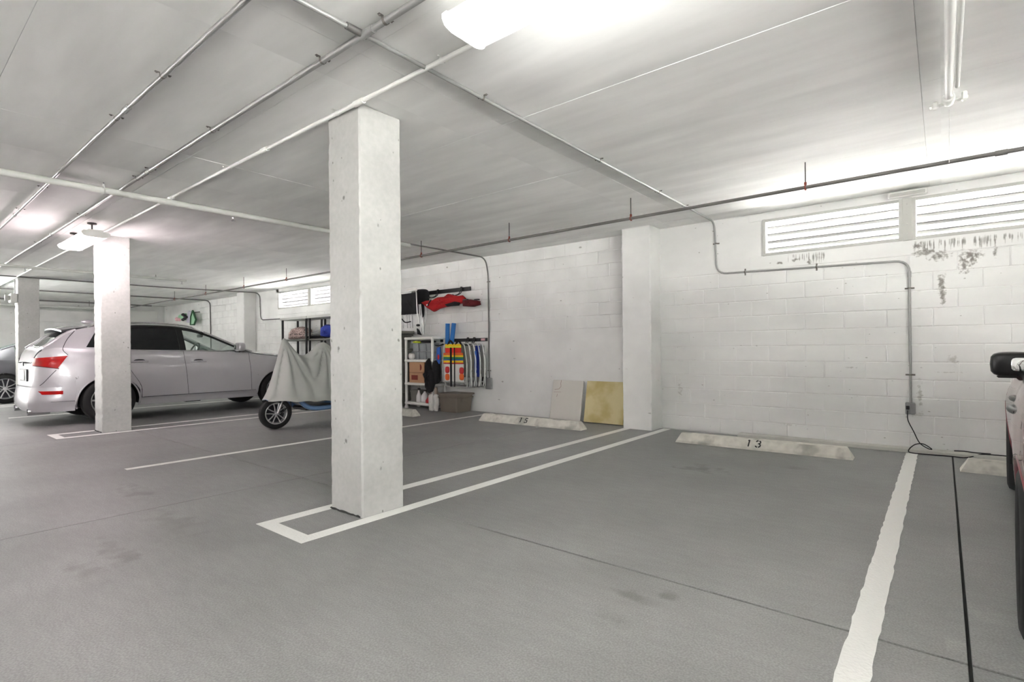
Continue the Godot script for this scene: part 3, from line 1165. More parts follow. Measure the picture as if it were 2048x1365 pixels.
	g.lathe([Vector2(0.0, -0.05), Vector2(0.03, -0.05), Vector2(0.034, -0.03), Vector2(0.034, 0.03), Vector2(0.028, 0.05), Vector2(0, 0.05)], 14, Transform3D(Basis(Vector3.RIGHT, PI / 2), Vector3(0.04, CEIL - 0.047, -4.55)))
	g.box(Vector3(-0.03, CEIL - 0.06, -4.58), Vector3(0.035, 0.05, 0.04), 0.008)
	g.box(Vector3(0.12, CEIL - 0.045, -4.56), Vector3(0.03, 0.06, 0.04), 0.008)
	g.tube([Vector3(-0.06, CEIL - 0.07, -4.58), Vector3(0.14, CEIL - 0.05, -4.57)], 0.012, 8)
	part(t, "fitting", g, M.pipe_white)
	g = Geo.new()
	g.tube([Vector3(0.045, CEIL - 0.1, -4.6), Vector3(0.043, 2.62, -4.6), Vector3(0.04, 2.36, -4.6)], 0.0022, 5)
	part(t, "pull_string", g, M.pipe_white)

	# pipes far down the garage
	var far := [["sprinkler_main", "painted sprinkler pipe ending behind the column by the silver car", [Vector3(-13.15, CEIL - 0.075, 3.0), Vector3(-13.2, CEIL - 0.075, -4.6)], 0.026, M.pipe_grey],
		["wall_conduit", "dark conduit crossing the ceiling and turning down past the far window", [Vector3(-15.5, yc - 0.014, 3.0), Vector3(-15.4, yc - 0.014, -5.0), Vector3(-15.0, yc - 0.014, WALL + 0.02), Vector3(-14.95, 2.02, WALL + 0.02), Vector3(-13.6, 2.0, WALL + 0.02)], 0.014, M.conduit_dark],
		["wall_conduit", "dark conduit turning down the wall beside the hanging beach gear", [Vector3(-18.6, yc - 0.014, 3.0), Vector3(-18.45, yc - 0.014, -5.5), Vector3(-18.4, yc - 0.014, WALL + 0.02), Vector3(-18.35, 0.6, WALL + 0.02)], 0.016, M.conduit_dark],
		["far_pipe", "pale thick pipe hung before the far end wall", [Vector3(-21.5, 2.58, 3.0), Vector3(-21.3, 2.58, -5.3)], 0.04, M.pipe_grey],
		["far_pipe", "thin dark pipe below the ceiling before the far end wall", [Vector3(-20.2, 2.66, 3.0), Vector3(-20.2, 2.66, -6.0)], 0.02, M.conduit_dark]]
	for f in far:
		var o := thing(f[0], f[1], "pipe", Vector3.ZERO)
		g = Geo.new()
		g.tube(bend(f[2], 0.16), f[3], 10)
		part(o, "pipe", g, f[4])
		if f[0] == "sprinkler_main":
			for z in [-1.9, -4.5]:
				sprinkler(o, Vector3(-13.18, CEIL - 0.075, z), 0.026)
			hanger(o, Vector3(-13.19, CEIL - 0.075, -4.0), 0.026, M.pipe_grey)
		if f[0] == "far_pipe":
			for z in [-2.5, -4.6]:
				hanger(o, Vector3(f[2][1].x - 0.0, f[2][1].y, z) + Vector3((f[2][0].x - f[2][1].x) * (z - f[2][1].z) / (f[2][0].z - f[2][1].z), 0, 0), f[3], M.pipe_grey)


func smooth(pts: Array, n: int) -> Array:
	var c := Curve3D.new()
	for k in pts.size():
		var a: Vector3 = pts[maxi(k - 1, 0)]
		var b: Vector3 = pts[mini(k + 1, pts.size() - 1)]
		c.add_point(pts[k], -(b - a) / 6.0, (b - a) / 6.0)
	var out := []
	for k in pts.size() - 1:
		for j in n:
			out.append(c.sample(k, float(j) / n))
	out.append(pts[-1])
	return out


func hanger(parent: Node, p: Vector3, r: float, m: Material) -> void:
	var g := Geo.new()
	g.tube([p + Vector3(0, r + 0.02, 0), Vector3(p.x, CEIL - 0.0005, p.z)], 0.005, 6)
	part(parent, "rod", g, M.dark_metal)
	g = Geo.new()
	var ring := []
	for k in 13:
		var a := TAU * k / 12.0
		ring.append(p + Vector3(0, cos(a), sin(a)) * (r + 0.006))
	if absf(r - 0.0165) > 0.001:
		ring = []
		for k in 13:
			var a := TAU * k / 12.0
			ring.append(p + Vector3(sin(a), cos(a), 0) * (r + 0.006))
	g.tube(ring, 0.006, 6, false)
	g.box(p + Vector3(0, r + 0.018, 0), Vector3(0.02, 0.03, 0.02), 0.004)
	part(parent, "clamp", g, m)


func sprinkler(parent: Node, p: Vector3, r: float) -> void:
	var g := Geo.new()
	g.lathe([Vector2(0, 0.0), Vector2(0.016, 0.0), Vector2(0.016, 0.03), Vector2(0.009, 0.034), Vector2(0.009, 0.06), Vector2(0.026, 0.062), Vector2(0.026, 0.066), Vector2(0, 0.066)], 10, Transform3D(Basis(Vector3.RIGHT, PI), p - Vector3(0, r * 0.6, 0)))
	part(parent, "sprinkler_head", g, M.chrome)


# ------------------------------------------------------------------ floor markings and wheel stops
func strip(name_: String, a: Vector2, b: Vector2, width: float, wob: float, label: String, seed_: int) -> void:
	var r := RandomNumberGenerator.new()
	r.seed = seed_
	var d := (b - a).normalized()
	var s := Vector2(-d.y, d.x)
	var count := maxi(2, int(a.distance_to(b) / 0.06))
	var top := [[], []]
	var low := [[], []]
	for k in count + 1:
		var c := a.lerp(b, float(k) / count)
		for q in 2:
			var o := c + s * ((width / 2) * (1 if q else -1) + r.randf_range(-wob, wob))
			top[q].append(Vector3(o.x, 0.0016, o.y))
			low[q].append(Vector3(o.x, -0.0002, o.y))
	var g := Geo.new()
	g.grid([top[0], top[1]], Vector3((a.x + b.x) / 2, -5, (a.y + b.y) / 2))
	for q in 2:
		g.grid([low[q], top[q]], Vector3((a.x + b.x) / 2, -0.05, (a.y + b.y) / 2))
	single("parking_line", g, M.line, label, "floor marking", "painted bay lines")


func outline(x0: float, x1: float, z0: float, width: float, label: String) -> void:
	# a U painted round a column, its two legs running to the wall
	var g := Geo.new()
	var poly := [Vector2(x0, WALL + 0.05), Vector2(x0, z0), Vector2(x1, z0), Vector2(x1, WALL + 0.02), Vector2(x1 - width, WALL + 0.02), Vector2(x1 - width, z0 - width), Vector2(x0 + width, z0 - width), Vector2(x0 + width, WALL + 0.3)]
	var xf := Transform3D(Basis(Vector3(1, 0, 0), Vector3(0, 0, 1), Vector3(0, -1, 0)), Vector3(0, 0.0007, 0))
	g.extrude(poly, 0.0018, xf)
	single("parking_line", g, M.line, label, "floor marking", "painted bay lines")


func build_markings() -> void:
	outline(-3.515, -2.945, -1.625, 0.1, "white painted outline around the large near column")
	outline(-9.66, -9.07, -1.6, 0.1, "white painted outline around the column before the silver car")
	outline(-16.0, -15.45, -1.6, 0.1, "white painted outline around the column beside the dark car")
	strip("parking_line", Vector2(-0.262, WALL + 0.16), Vector2(-0.245, -0.2), 0.1, 0.004, "wide white bay line leading to the socket box", 3)
	strip("parking_line", Vector2(-6.165, -1.6), Vector2(-6.19, WALL + 0.1), 0.085, 0.002, "white bay line between the covered scooter and stop 15", 4)
	strip("parking_line", Vector2(-12.75, -1.6), Vector2(-12.75, WALL + 0.2), 0.1, 0.002, "white bay line running under the silver car", 5)


const DIGITS := {
	"1": [[Vector2(0.5, 0.0), Vector2(0.5, 1.0)], [Vector2(0.48, 0.97), Vector2(0.3, 0.86)]],
	"5": [[Vector2(0.2, 0.95), Vector2(0.92, 0.95)], [Vector2(0.26, 0.82), Vector2(0.2, 0.55), Vector2(0.45, 0.6)], [Vector2(0.58, 0.6), Vector2(0.8, 0.53), Vector2(0.88, 0.34), Vector2(0.8, 0.12), Vector2(0.6, 0.04)], [Vector2(0.46, 0.04), Vector2(0.26, 0.08), Vector2(0.14, 0.2)]],
	"3": [[Vector2(0.12, 0.8), Vector2(0.22, 0.94), Vector2(0.45, 0.97)], [Vector2(0.58, 0.96), Vector2(0.8, 0.88), Vector2(0.84, 0.72), Vector2(0.74, 0.58), Vector2(0.48, 0.53)], [Vector2(0.72, 0.5), Vector2(0.9, 0.36), Vector2(0.86, 0.14), Vector2(0.6, 0.03)], [Vector2(0.46, 0.03), Vector2(0.22, 0.08), Vector2(0.1, 0.22)]],
}


func wheel_stop(at: Vector3, length: float, turn: float, number: String, shift: float, label: String) -> void:
	var t := thing("wheel_stop", label, "wheel stop", at, turn, "concrete wheel stops")
	var g := Geo.new()
	# section in (z, y), swept along x with sloped ends
	var sec := [Vector2(0.0, 0.0), Vector2(0.0, 0.028), Vector2(-0.045, 0.108), Vector2(-0.055, 0.115), Vector2(-0.115, 0.115), Vector2(-0.125, 0.108), Vector2(-0.17, 0.028), Vector2(-0.17, 0.0)]
	var rings := []
	for e in [[-1.0, 0.0], [-1.0, 1.0], [1.0, 1.0], [1.0, 0.0]]:
		var row := []
		for p in sec:
			var inset: float = 0.06 * p.y / 0.115
			row.append(Vector3(e[0] * (length / 2 - inset), p.y, p.x))
		rings.append(row)
	for k in sec.size() - 1:
		g.face([rings[1][k], rings[2][k], rings[2][k + 1], rings[1][k + 1]], Vector3(0, 0.04, -0.085))
	g.face([rings[1][0], rings[2][0], rings[2][7], rings[1][7]], Vector3(0, 0.04, -0.085))
	g.face(rings[1], Vector3(0, 0.04, -0.085))
	g.face(rings[2], Vector3(0, 0.04, -0.085))
	part(t, "body", g, M.stop)
	if number:
		var up := Vector3(0, 0.08, -0.045).normalized()
		var out := Vector3.RIGHT.cross(up)
		var xf := Transform3D(Basis(Vector3.RIGHT, up, out), Vector3(shift, 0.034, -0.0035))
		var x := -0.09
		for ch in number:
			var d := Geo.new()
			for st in DIGITS[ch]:
				var pts := []
				for p in st:
					pts.append(Vector2(x + p.x * 0.062 + p.y * 0.01, p.y * 0.078))
				d.stroke(pts, 0.014, 0.003, xf)
			part(t, "digit", d, M.black_paint, "black stencilled number " + ch)
			x += 0.095


func build_stops() -> void:
	wheel_stop(Vector3(-1.6, 0, -6.17), 1.80, deg_to_rad(1.4), "13", -0.02, "concrete wheel stop stencilled 13 below the window wall")
	wheel_stop(Vector3(-4.8, 0, -6.2), 1.86, deg_to_rad(1.8), "15", -0.06, "concrete wheel stop stencilled 15 before the leaning boards")
	wheel_stop(Vector3(1.03, 0, -6.2), 1.84, 0.0, "", 0, "concrete wheel stop in front of the red car")
	wheel_stop(Vector3(-7.86, 0, -5.86), 1.8, 0.0, "", 0, "concrete wheel stop before the white plastic shelf unit")
	# boards leaning on the wall
	var b := thing("leaning_board", "cracked off-white board leaning on the wall behind stop 15", "board", Vector3(-4.63, 0.0, WALL + 0.155))
	var lean := Basis(Vector3.RIGHT, deg_to_rad(-11.0))
	var g := Geo.new()
	g.box(lean * Vector3(0, 0.32, -0.008) + Vector3(0, 0.006, 0), Vector3(0.57, 0.625, 0.014), 0.002, lean)
	part(b, "sheet", g, M.white_board)
	g = Geo.new()
	g.box(lean * Vector3(-0.01, 0.315, -0.026) + Vector3(0, 0.006, 0), Vector3(0.58, 0.62, 0.016), 0.002, lean)
	part(b, "sheet", g, M.white_board)
	g = Geo.new()
	var cr := Transform3D(lean, lean * Vector3(0, 0, 0.0) + Vector3(0, 0.006, 0))
	g.stroke([Vector2(-0.13, 0.632), Vector2(-0.135, 0.58), Vector2(-0.125, 0.53), Vector2(-0.16, 0.49), Vector2(-0.24, 0.475)], 0.005, 0.0015, cr)
	g.stroke([Vector2(-0.18, 0.41), Vector2(-0.19, 0.36)], 0.004, 0.0015, cr)
	g.stroke([Vector2(-0.26, 0.435), Vector2(-0.12, 0.44)], 0.003, 0.0015, cr)
	part(b, "crack", g, mat("8a5f58", 0.8))
	for k in 3:
		var y := thing("leaning_board", ["stained yellow board in front of two others beside the pilaster", "yellowed board behind the stained front one beside the pilaster", "rearmost yellowed board against the wall beside the pilaster"][k], "board", Vector3(-3.94 + k * 0.03, 0.0, WALL + 0.175 - k * 0.026), 0.0, "yellowed boards by the pilaster")
		g = Geo.new()
		var ln := Basis(Vector3.RIGHT, deg_to_rad(-11.0))
		g.box(ln * Vector3(0, 0.325 - k * 0.003, -0.011) + Vector3(0, 0.004, 0), Vector3(0.66 if k == 0 else 0.63, 0.63 - k * 0.008, 0.02), 0.003, ln)
		part(y, "sheet", g, M.yellow_board if k == 0 else M.white_board)


# ------------------------------------------------------------------ storage corner
func hook(parent: Node, p: Vector3, drop: float) -> void:
	var g := Geo.new()
	g.box(p + Vector3(0, 0.01, 0.02), Vector3(0.045, 0.075, 0.03), 0.006)
	for s in [-0.02, 0.022]:
		g.tube(smooth([p + Vector3(s, 0.03, 0.03), p + Vector3(s, -drop * 0.6, 0.06), p + Vector3(s, -drop, 0.2), p + Vector3(s, -drop * 0.9, 0.27)], 4), 0.008, 6)
	part(parent, "hook", g, M.black_plastic)


func build_storage() -> void:
	var g: Geo
	# wall tracks
	var t := thing("wall_track", "long black wall rail with hooks holding folded chairs and a red bag", "wall rail", Vector3(0, 2.262, WALL))
	g = Geo.new()
	g.box(Vector3(-8.0, 0, 0.014), Vector3(2.46, 0.075, 0.026), 0.004)
	part(t, "rail", g, M.black_plastic)
	for x in [-7.62, -6.98, -8.3]:
		hook(t, Vector3(x, 0.0, 0.026), 0.13)
	t = thing("wall_track", "short black wall rail above the striped beach chairs", "wall rail", Vector3(0, 1.31, WALL))
	g = Geo.new()
	g.box(Vector3(-6.98, 0, 0.014), Vector3(1.22, 0.06, 0.026), 0.004)
	part(t, "rail", g, M.black_plastic)
	for x in [-7.42, -6.82, -6.66]:
		hook(t, Vector3(x, 0.0, 0.026), 0.1)
	g = Geo.new()
	g.box(Vector3(-6.46, 0, 0.03), Vector3(0.1, 0.04, 0.006), 0.002)
	part(t, "tape", g, M.pink, "pale pink tape")

	# red folded carrier on the upper track
	t = thing("red_bag", "red folded fabric carrier hanging from the upper wall rail", "bag", Vector3(0, 0, WALL + 0.30))
	g = Geo.new()
	var P := func(px: float, py: float) -> Vector2:
		var p := on_z(px, py, WALL + 0.30)
		return Vector2(p.x, p.y)
	g.pillow([P.call(843, 606), P.call(853, 602), P.call(866, 601), P.call(876, 595), P.call(888, 594), P.call(905, 594), P.call(926, 591), P.call(932, 597), P.call(928, 606), P.call(912, 611), P.call(890, 615), P.call(876, 619), P.call(868, 624), P.call(856, 617)], 0.15, Transform3D(), 0.12, 4)
	part(t, "cloth", g, M.red_cloth)
	g = Geo.new()
	g.pillow([P.call(888, 594), P.call(896, 588), P.call(908, 591), P.call(920, 593), P.call(905, 596)], 0.16, Transform3D(Basis(), Vector3(0, 0, -0.03)), 0.1, 5)
	part(t, "upper_fold", g, M.red_cloth)
	g = Geo.new()
	g.pillow([P.call(926, 600), P.call(940, 599), P.call(957, 602), P.call(958, 610), P.call(945, 614), P.call(926, 613)], 0.17, Transform3D(Basis(), Vector3(0, 0, -0.02)), 0.12, 6)
	part(t, "end_pouch", g, M.dark_red_cloth)
	g = Geo.new()
	g.pillow([P.call(895, 610), P.call(915, 604), P.call(926, 606), P.call(924, 612), P.call(900, 614)], 0.06, Transform3D(Basis(), Vector3(0, 0, 0.07)), 0.1, 7)
	part(t, "dark_panel", g, M.black_cloth)
	g = Geo.new()
	var a: Vector2 = P.call(864, 613)
	var b: Vector2 = P.call(870, 601)
	g.tube([Vector3(a.x, a.y, 0.105), Vector3((a.x + b.x) / 2, (a.y + b.y) / 2, 0.115), Vector3(b.x, b.y, 0.1)], 0.012, 6)
	part(t, "strap", g, M.black_cloth)
	g = Geo.new()
	g.box(Vector3(P.call(863, 611).x, P.call(863, 611).y, 0.105), Vector3(0.05, 0.025, 0.01), 0.003)
	part(t, "buckle", g, M.steel)
	g = Geo.new()
	for q in [[934, 600], [956, 600]]:
		g.box(Vector3(P.call(q[0], q[1]).x, P.call(q[0], q[1]).y, 0.03), Vector3(0.1, 0.02, 0.05), 0.004)
	part(t, "frame_end", g, M.black_plastic)

	# two black folding chairs hanging beside it
	for k in 2:
		var c := thing("folding_chair", ["black folding chair with steel frame hanging nearest the column", "black folding chair with long steel legs hanging beside the red carrier"][k], "chair", Vector3(-7.99 if k == 0 else -7.95, 2.02, WALL + (0.44 if k == 0 else 0.11)), 0.0, "folding chairs on the upper wall rail")
		g = Geo.new()
		if k == 0:
			g.pillow([Vector2(-0.24, 0.2), Vector2(0.24, 0.22), Vector2(0.25, -0.2), Vector2(-0.25, -0.2)], 0.08, Transform3D(), 0.05, 8)
			part(c, "fabric", g, M.black_cloth)
			g = Geo.new()
			g.tube(bend([Vector3(-0.26, -0.22, 0.05), Vector3(-0.25, 0.23, 0.05), Vector3(0.25, 0.25, 0.05), Vector3(0.28, -0.25, 0.05)], 0.06), 0.011, 8)
			part(c, "frame", g, M.steel)
			g = Geo.new()
			g.box(Vector3(0.06, 0.27, 0.0), Vector3(0.3, 0.06, 0.03), 0.008)
			part(c, "armrest", g, M.white_cloth)
			for x in [-0.22, -0.1, -0.02, 0.05]:
				g = Geo.new()
				g.tube([Vector3(x, -0.18, 0.0), Vector3(x + 0.05, -0.46, 0.02)], 0.011, 6)
				part(c, "leg", g, M.steel)
			g = Geo.new()
			g.tube(smooth([Vector3(-0.2, -0.28, 0.03), Vector3(-0.08, -0.35, 0.05), Vector3(0.06, -0.34, 0.03)], 4), 0.012, 6)
			part(c, "carry_strap", g, M.black_cloth)
		else:
			g.blob(Vector3(0.0, 0.16, 0.06), Vector3(0.17, 0.15, 0.1), 0.6)
			part(c, "fabric", g, M.black_cloth)
			g = Geo.new()
			g.blob(Vector3(-0.13, 0.17, 0.1), Vector3(0.09, 0.14, 0.07), 0.6)
			part(c, "headrest", g, M.bin_grey)
			for q in [[-0.11, -0.02, 0.12], [-0.05, -0.09, 0.02], [0.1, -0.03, 0.0], [-0.02, 0.02, 0.08]]:
				g = Geo.new()
				g.tube([Vector3(q[0], 0.06, q[2]), Vector3(q[1], -0.58, q[2] * 0.5)], 0.012, 8)
				part(c, "leg", g, M.steel)
			g = Geo.new()
			g.blob(Vector3(-0.02, -0.1, 0.03), Vector3(0.04, 0.15, 0.04), 0.8)
			part(c, "seat_fold", g, M.black_cloth)
			g = Geo.new()
			g.blob(Vector3(-0.07, -0.4, 0.1), Vector3(0.04, 0.025, 0.03), 0.8)
			part(c, "foot_cap", g, M.black_plastic)
			g = Geo.new()
			g.pillow([Vector2(-0.1, -0.46), Vector2(-0.06, -0.48), Vector2(0.03, -0.6), Vector2(-0.08, -0.58)], 0.05, Transform3D(Basis(), Vector3(0, 0, 0.1)))
			part(c, "strap_end", g, M.black_cloth)

	# stack of grey lidded bins left of the shelf, mostly behind the column
	for k in 5:
		var s := thing("storage_bin", ["bottom grey lidded bin beside the white shelf unit", "second grey lidded bin of the stack beside the shelf", "third grey lidded bin of the stack beside the shelf", "fourth grey lidded bin of the stack beside the shelf", "top grey lidded bin of the stack beside the shelf"][k], "bin", Vector3(-8.62, 0.002 + k * 0.29, WALL + 0.3), 0.0, "stacked grey bins")
		g = Geo.new()
		tapered(g, Vector3.ZERO, Vector2(0.5, 0.36), Vector2(0.56, 0.42), 0.25)
		part(s, "body", g, M.bin_grey)
		g = Geo.new()
		g.box(Vector3(0, 0.27, 0), Vector3(0.6, 0.036, 0.46), 0.01)
		part(s, "lid", g, M.bin_grey)
	g = Geo.new()
	g.box(Vector3(0, 0, 0), Vector3(0.5, 0.06, 0.4), 0.012)
	var lid := single("bin_lid", g, M.bin_grey, "loose grey lid on top of the stacked bins", "lid")
	lid.position = Vector3(-8.5, 1.484, WALL + 0.3)

	# white plastic shelf unit
	var x0 := -8.2
	var x1 := -7.38
	var z0 := WALL + 0.05
	var z1 := WALL + 0.42
	t = thing("shelf_unit", "white plastic four-tier shelf unit full of boxes", "shelf", Vector3((x0 + x1) / 2, 0, (z0 + z1) / 2))
	var hw := (x1 - x0) / 2
	var hd := (z1 - z0) / 2
	for sx in [-1, 1]:
		for sz in [-1, 1]:
			g = Geo.new()
			g.tube([Vector3(sx * (hw - 0.03), 0.0, sz * (hd - 0.03)), Vector3(sx * (hw - 0.03), 0.035, sz * (hd - 0.03)), Vector3(sx * (hw - 0.03), 0.05, sz * (hd - 0.03)), Vector3(sx * (hw - 0.03), 1.36, sz * (hd - 0.03))], [0.042, 0.038, 0.027, 0.027], 10)
			part(t, "post", g, M.shelf_white)
	var levels := [0.1, 0.475, 0.925, 1.355]
	for y in levels:
		g = Geo.new()
		g.box(Vector3(0, y, 0), Vector3(hw * 2, 0.05, hd * 2), 0.012)
		part(t, "shelf_board", g, M.shelf_white)
	# what stands on it
	var zf := (z0 + z1) / 2
	for r in 2:
		for c in 3:
			g = Geo.new()
			tapered(g, Vector3.ZERO, Vector2(0.165, 0.18), Vector2(0.185, 0.2), 0.14)
			g.box(Vector3(0, 0.1475, 0), Vector3(0.195, 0.013, 0.21), 0.004)
			var o := single("clear_box", g, M.clear_bin, "small clear plastic box on the second shelf of the white unit", "box", "clear boxes on the white shelf")
			o.position = Vector3(x0 + 0.165 + c * 0.205, 0.951 + r * 0.1565, zf - 0.05)
	g = Geo.new()
	g.blob(Vector3(0, 0.0, 0), Vector3(0.055, 0.062, 0.055), 0.6)
	var jar := single("jar", g, M.white_cloth, "round white tub in front of the clear boxes", "tub")
	jar.position = Vector3(x0 + 0.16, 1.013, z1 - 0.06)
	g = Geo.new()
	g.blob(Vector3.ZERO, Vector3(0.1, 0.045, 0.1), 0.8)
	var nb := single("neon_cap", g, M.neon, "neon yellow cloth on top of the clear boxes", "cloth")
	nb.position = Vector3(x0 + 0.17, 1.287, zf - 0.03)
	nb.scale = Vector3(1, 0.5, 1)
	g = Geo.new()
	g.blob(Vector3.ZERO, Vector3(0.17, 0.026, 0.11), 0.7)
	var bb := single("black_bag", g, M.black_cloth, "flat black bag on top of the clear boxes", "bag")
	bb.position = Vector3(x0 + 0.47, 1.29, zf - 0.03)
	g = Geo.new()
	g.tube(smooth([Vector3(-0.06, 0, 0), Vector3(0, 0.045, 0.02), Vector3(0.06, 0.0, 0), Vector3(0.0, -0.04, -0.01), Vector3(-0.06, 0, 0.01)], 4), 0.016, 8)
	var hs := single("coiled_hose", g, M.lime, "lime coiled strap near the right end of the shelf unit", "strap")
	hs.position = Vector3(x1 - 0.105, 0.99, z1 - 0.1)
	hs.scale = Vector3.ONE * 0.6
	for k in 2:
		var c := thing("cardboard_box", ["upper brown cardboard box with a dark half-round mark", "lower brown cardboard box with a dark red label"][k], "box", Vector3(x0 + 0.34, 0.501 + (1 - k) * 0.198, zf + 0.02))
		g = Geo.new()
		g.box(Vector3(0, 0.098, 0), Vector3(0.44, 0.195, 0.28), 0.004)
		part(c, "carton", g, M.cardboard)
		g = Geo.new()
		if k == 0:
			var half := []
			for j in 9:
				var an := -PI / 2 + PI * j / 8.0
				half.append(Vector2(cos(an) * 0.045, sin(an) * 0.06))
			g.extrude(half, 0.004, Transform3D(Basis(), Vector3(0.1, 0.1, 0.1415)))
		else:
			g.box(Vector3(-0.06, 0.1, 0.141), Vector3(0.18, 0.09, 0.004))
		part(c, "print", g, M.cardboard_print)
	g = Geo.new()
	tapered(g, Vector3.ZERO, Vector2(0.2, 0.24), Vector2(0.23, 0.27), 0.22)
	var gb := single("open_bin", g, M.bin_grey, "grey bin on the lowest tier of the shelf unit", "bin")
	gb.position = Vector3(x0 + 0.175, 0.1255, zf - 0.03)
	t = thing("spray_bottle", "translucent white spray bottle on the lowest tier", "bottle", Vector3(x0 + 0.345, 0.1255, z1 - 0.07))
	g = Geo.new()
	g.lathe([Vector2(0, 0), Vector2(0.045, 0), Vector2(0.048, 0.02), Vector2(0.046, 0.12), Vector2(0.02, 0.19), Vector2(0.014, 0.23), Vector2(0, 0.23)], 14)
	part(t, "bottle", g, M.bottle_clear)
	g = Geo.new()
	g.box(Vector3(0.01, 0.25, 0), Vector3(0.07, 0.04, 0.025), 0.006)
	part(t, "trigger", g, M.black_plastic)
	g = Geo.new()
	g.lathe([Vector2(0, 0), Vector2(0.07, 0), Vector2(0.075, 0.03), Vector2(0.07, 0.13), Vector2(0.025, 0.19), Vector2(0.02, 0.21), Vector2(0, 0.21)], 14)
	var jug := single("clear_jug", g, M.bottle_clear, "clear plastic jug beside the red funnel", "jug")
	jug.position = Vector3(x0 + 0.475, 0.1255, z1 - 0.11)
	g = Geo.new()
	g.lathe([Vector2(0, 0.0), Vector2(0.075, 0.0), Vector2(0.072, 0.05), Vector2(0.02, 0.12), Vector2(0.014, 0.16), Vector2(0, 0.16)], 14)
	var fu := single("red_funnel", g, M.red_plastic, "small red plastic funnel on the lowest tier", "funnel")
	fu.position = Vector3(x0 + 0.63, 0.1255, z1 - 0.085)
	g = Geo.new()
	g.pillow([Vector2(-0.1, 0.0), Vector2(0.1, 0.0), Vector2(0.1, 0.24), Vector2(-0.1, 0.24)], 0.09, Transform3D(Basis(Vector3(0, 0, 1), deg_to_rad(12)), Vector3.ZERO), 0.08, 12)
	var pb := single("paper_bag", g, M.paper, "crumpled pale brown paper bag leaning on the lowest tier", "bag")
	pb.position = Vector3(x0 + 0.6, 0.16, zf - 0.07)
	g = Geo.new()
	g.pillow([Vector2(-0.12, 0.0), Vector2(0.12, 0.0), Vector2(0.13, 0.2), Vector2(0.05, 0.3), Vector2(-0.08, 0.29), Vector2(-0.13, 0.18)], 0.26, Transform3D(Basis(Vector3.UP, PI / 2), Vector3.ZERO), 0.06, 41)
	var bp := single("black_backpack", g, M.black_cloth, "black backpack at the end of the middle shelf beside the cardboard boxes", "backpack")
	bp.position = Vector3(x1 - 0.135, 0.52, zf)
	bp.scale = Vector3(0.62, 1.0, 0.9)
	# black jacket hanging down the right front post, white trousers below it
	t = thing("hanging_jacket", "black jacket hanging over the right end of the white shelf unit", "jacket", Vector3(x1 + 0.02, 0, z1 + 0.075))
	g = Geo.new()
	g.pillow([Vector2(-0.1, 0.93), Vector2(-0.03, 0.98), Vector2(0.0, 0.78), Vector2(0.12, 0.72), Vector2(0.12, 0.5), Vector2(0.06, 0.36), Vector2(-0.04, 0.33), Vector2(-0.12, 0.42), Vector2(-0.13, 0.58), Vector2(-0.18, 0.69), Vector2(-0.12, 0.73)], 0.12, Transform3D(), 0.15, 3)
	part(t, "body", g, M.black_cloth)
	g = Geo.new()
	g.blob(Vector3(0.11, 0.72, -0.05), Vector3(0.08, 0.22, 0.07), 0.7)
	part(t, "sleeve", g, M.black_cloth)
	for k in 2:
		g = Geo.new()
		g.pillow([Vector2(-0.045, 0.31), Vector2(0.04, 0.32), Vector2(0.05, 0.18), Vector2(0.03, 0.0), Vector2(-0.04, 0.0), Vector2(-0.05, 0.2)], 0.09, Transform3D(), 0.12, 9 + k)
		var lg := single("white_boot", g, M.white_cloth, ["tall white rubber boot below the black jacket next to the shelf post", "tall white rubber boot below the black jacket next to the tote"][k], "boot", "white boots by the shelf")
		lg.position = Vector3(x1 + 0.015 + k * 0.11, 0.0, z1 + 0.05 - k * 0.02)

	# taupe tote
	t = thing("storage_tote", "taupe plastic storage tote with a lid under the beach chairs", "tote", Vector3(-6.95, 0.0, WALL + 0.25))
	g = Geo.new()
	tapered(g, Vector3.ZERO, Vector2(0.42, 0.38), Vector2(0.48, 0.43), 0.31)
	part(t, "body", g, M.tote)
	g = Geo.new()
	g.box(Vector3(0, 0.325, 0), Vector3(0.53, 0.03, 0.47), 0.01)
	part(t, "lid", g, M.tote)
	g = Geo.new()
	g.box(Vector3(0, 0.265, 0), Vector3(0.49, 0.02, 0.44), 0.006)
	part(t, "rim_rib", g, M.tote)
	g = Geo.new()
	g.box(Vector3(0.245, 0.22, 0), Vector3(0.02, 0.08, 0.2), 0.006)
	part(t, "handle", g, M.tote)

	# pool noodles
	for k in 2:
		g = Geo.new()
		g.tube([Vector3(-0.02 + k * 0.0, 0.98, 0), Vector3(0.0 + k * 0.09, 1.63, 0)], 0.042, 14)
		var o := single("pool_noodle", g, M.noodle, ["upright blue foam pool noodle behind the beach chairs", "tilted blue foam pool noodle behind the beach chairs"][k], "pool noodle", "blue pool noodles")
		o.position = Vector3(-7.3 + k * 0.09, 0, WALL + 0.1 + k * 0.01)
	# small bright bag left of the chairs
	t = thing("beach_bag", "small blue and red beach bag hanging left of the striped chairs", "bag", Vector3(-7.12, 1.03, WALL + 0.5))
	g = Geo.new()
	g.pillow([Vector2(-0.04, 0.14), Vector2(0.03, 0.16), Vector2(0.045, -0.02), Vector2(0.01, -0.16), Vector2(-0.045, -0.1)], 0.07, Transform3D(), 0.1, 14)
	part(t, "pouch", g, M.stripe_blue)
	g = Geo.new()
	g.blob(Vector3(0.02, -0.03, 0.03), Vector3(0.022, 0.05, 0.015))
	part(t, "flap", g, M.stripe_red)
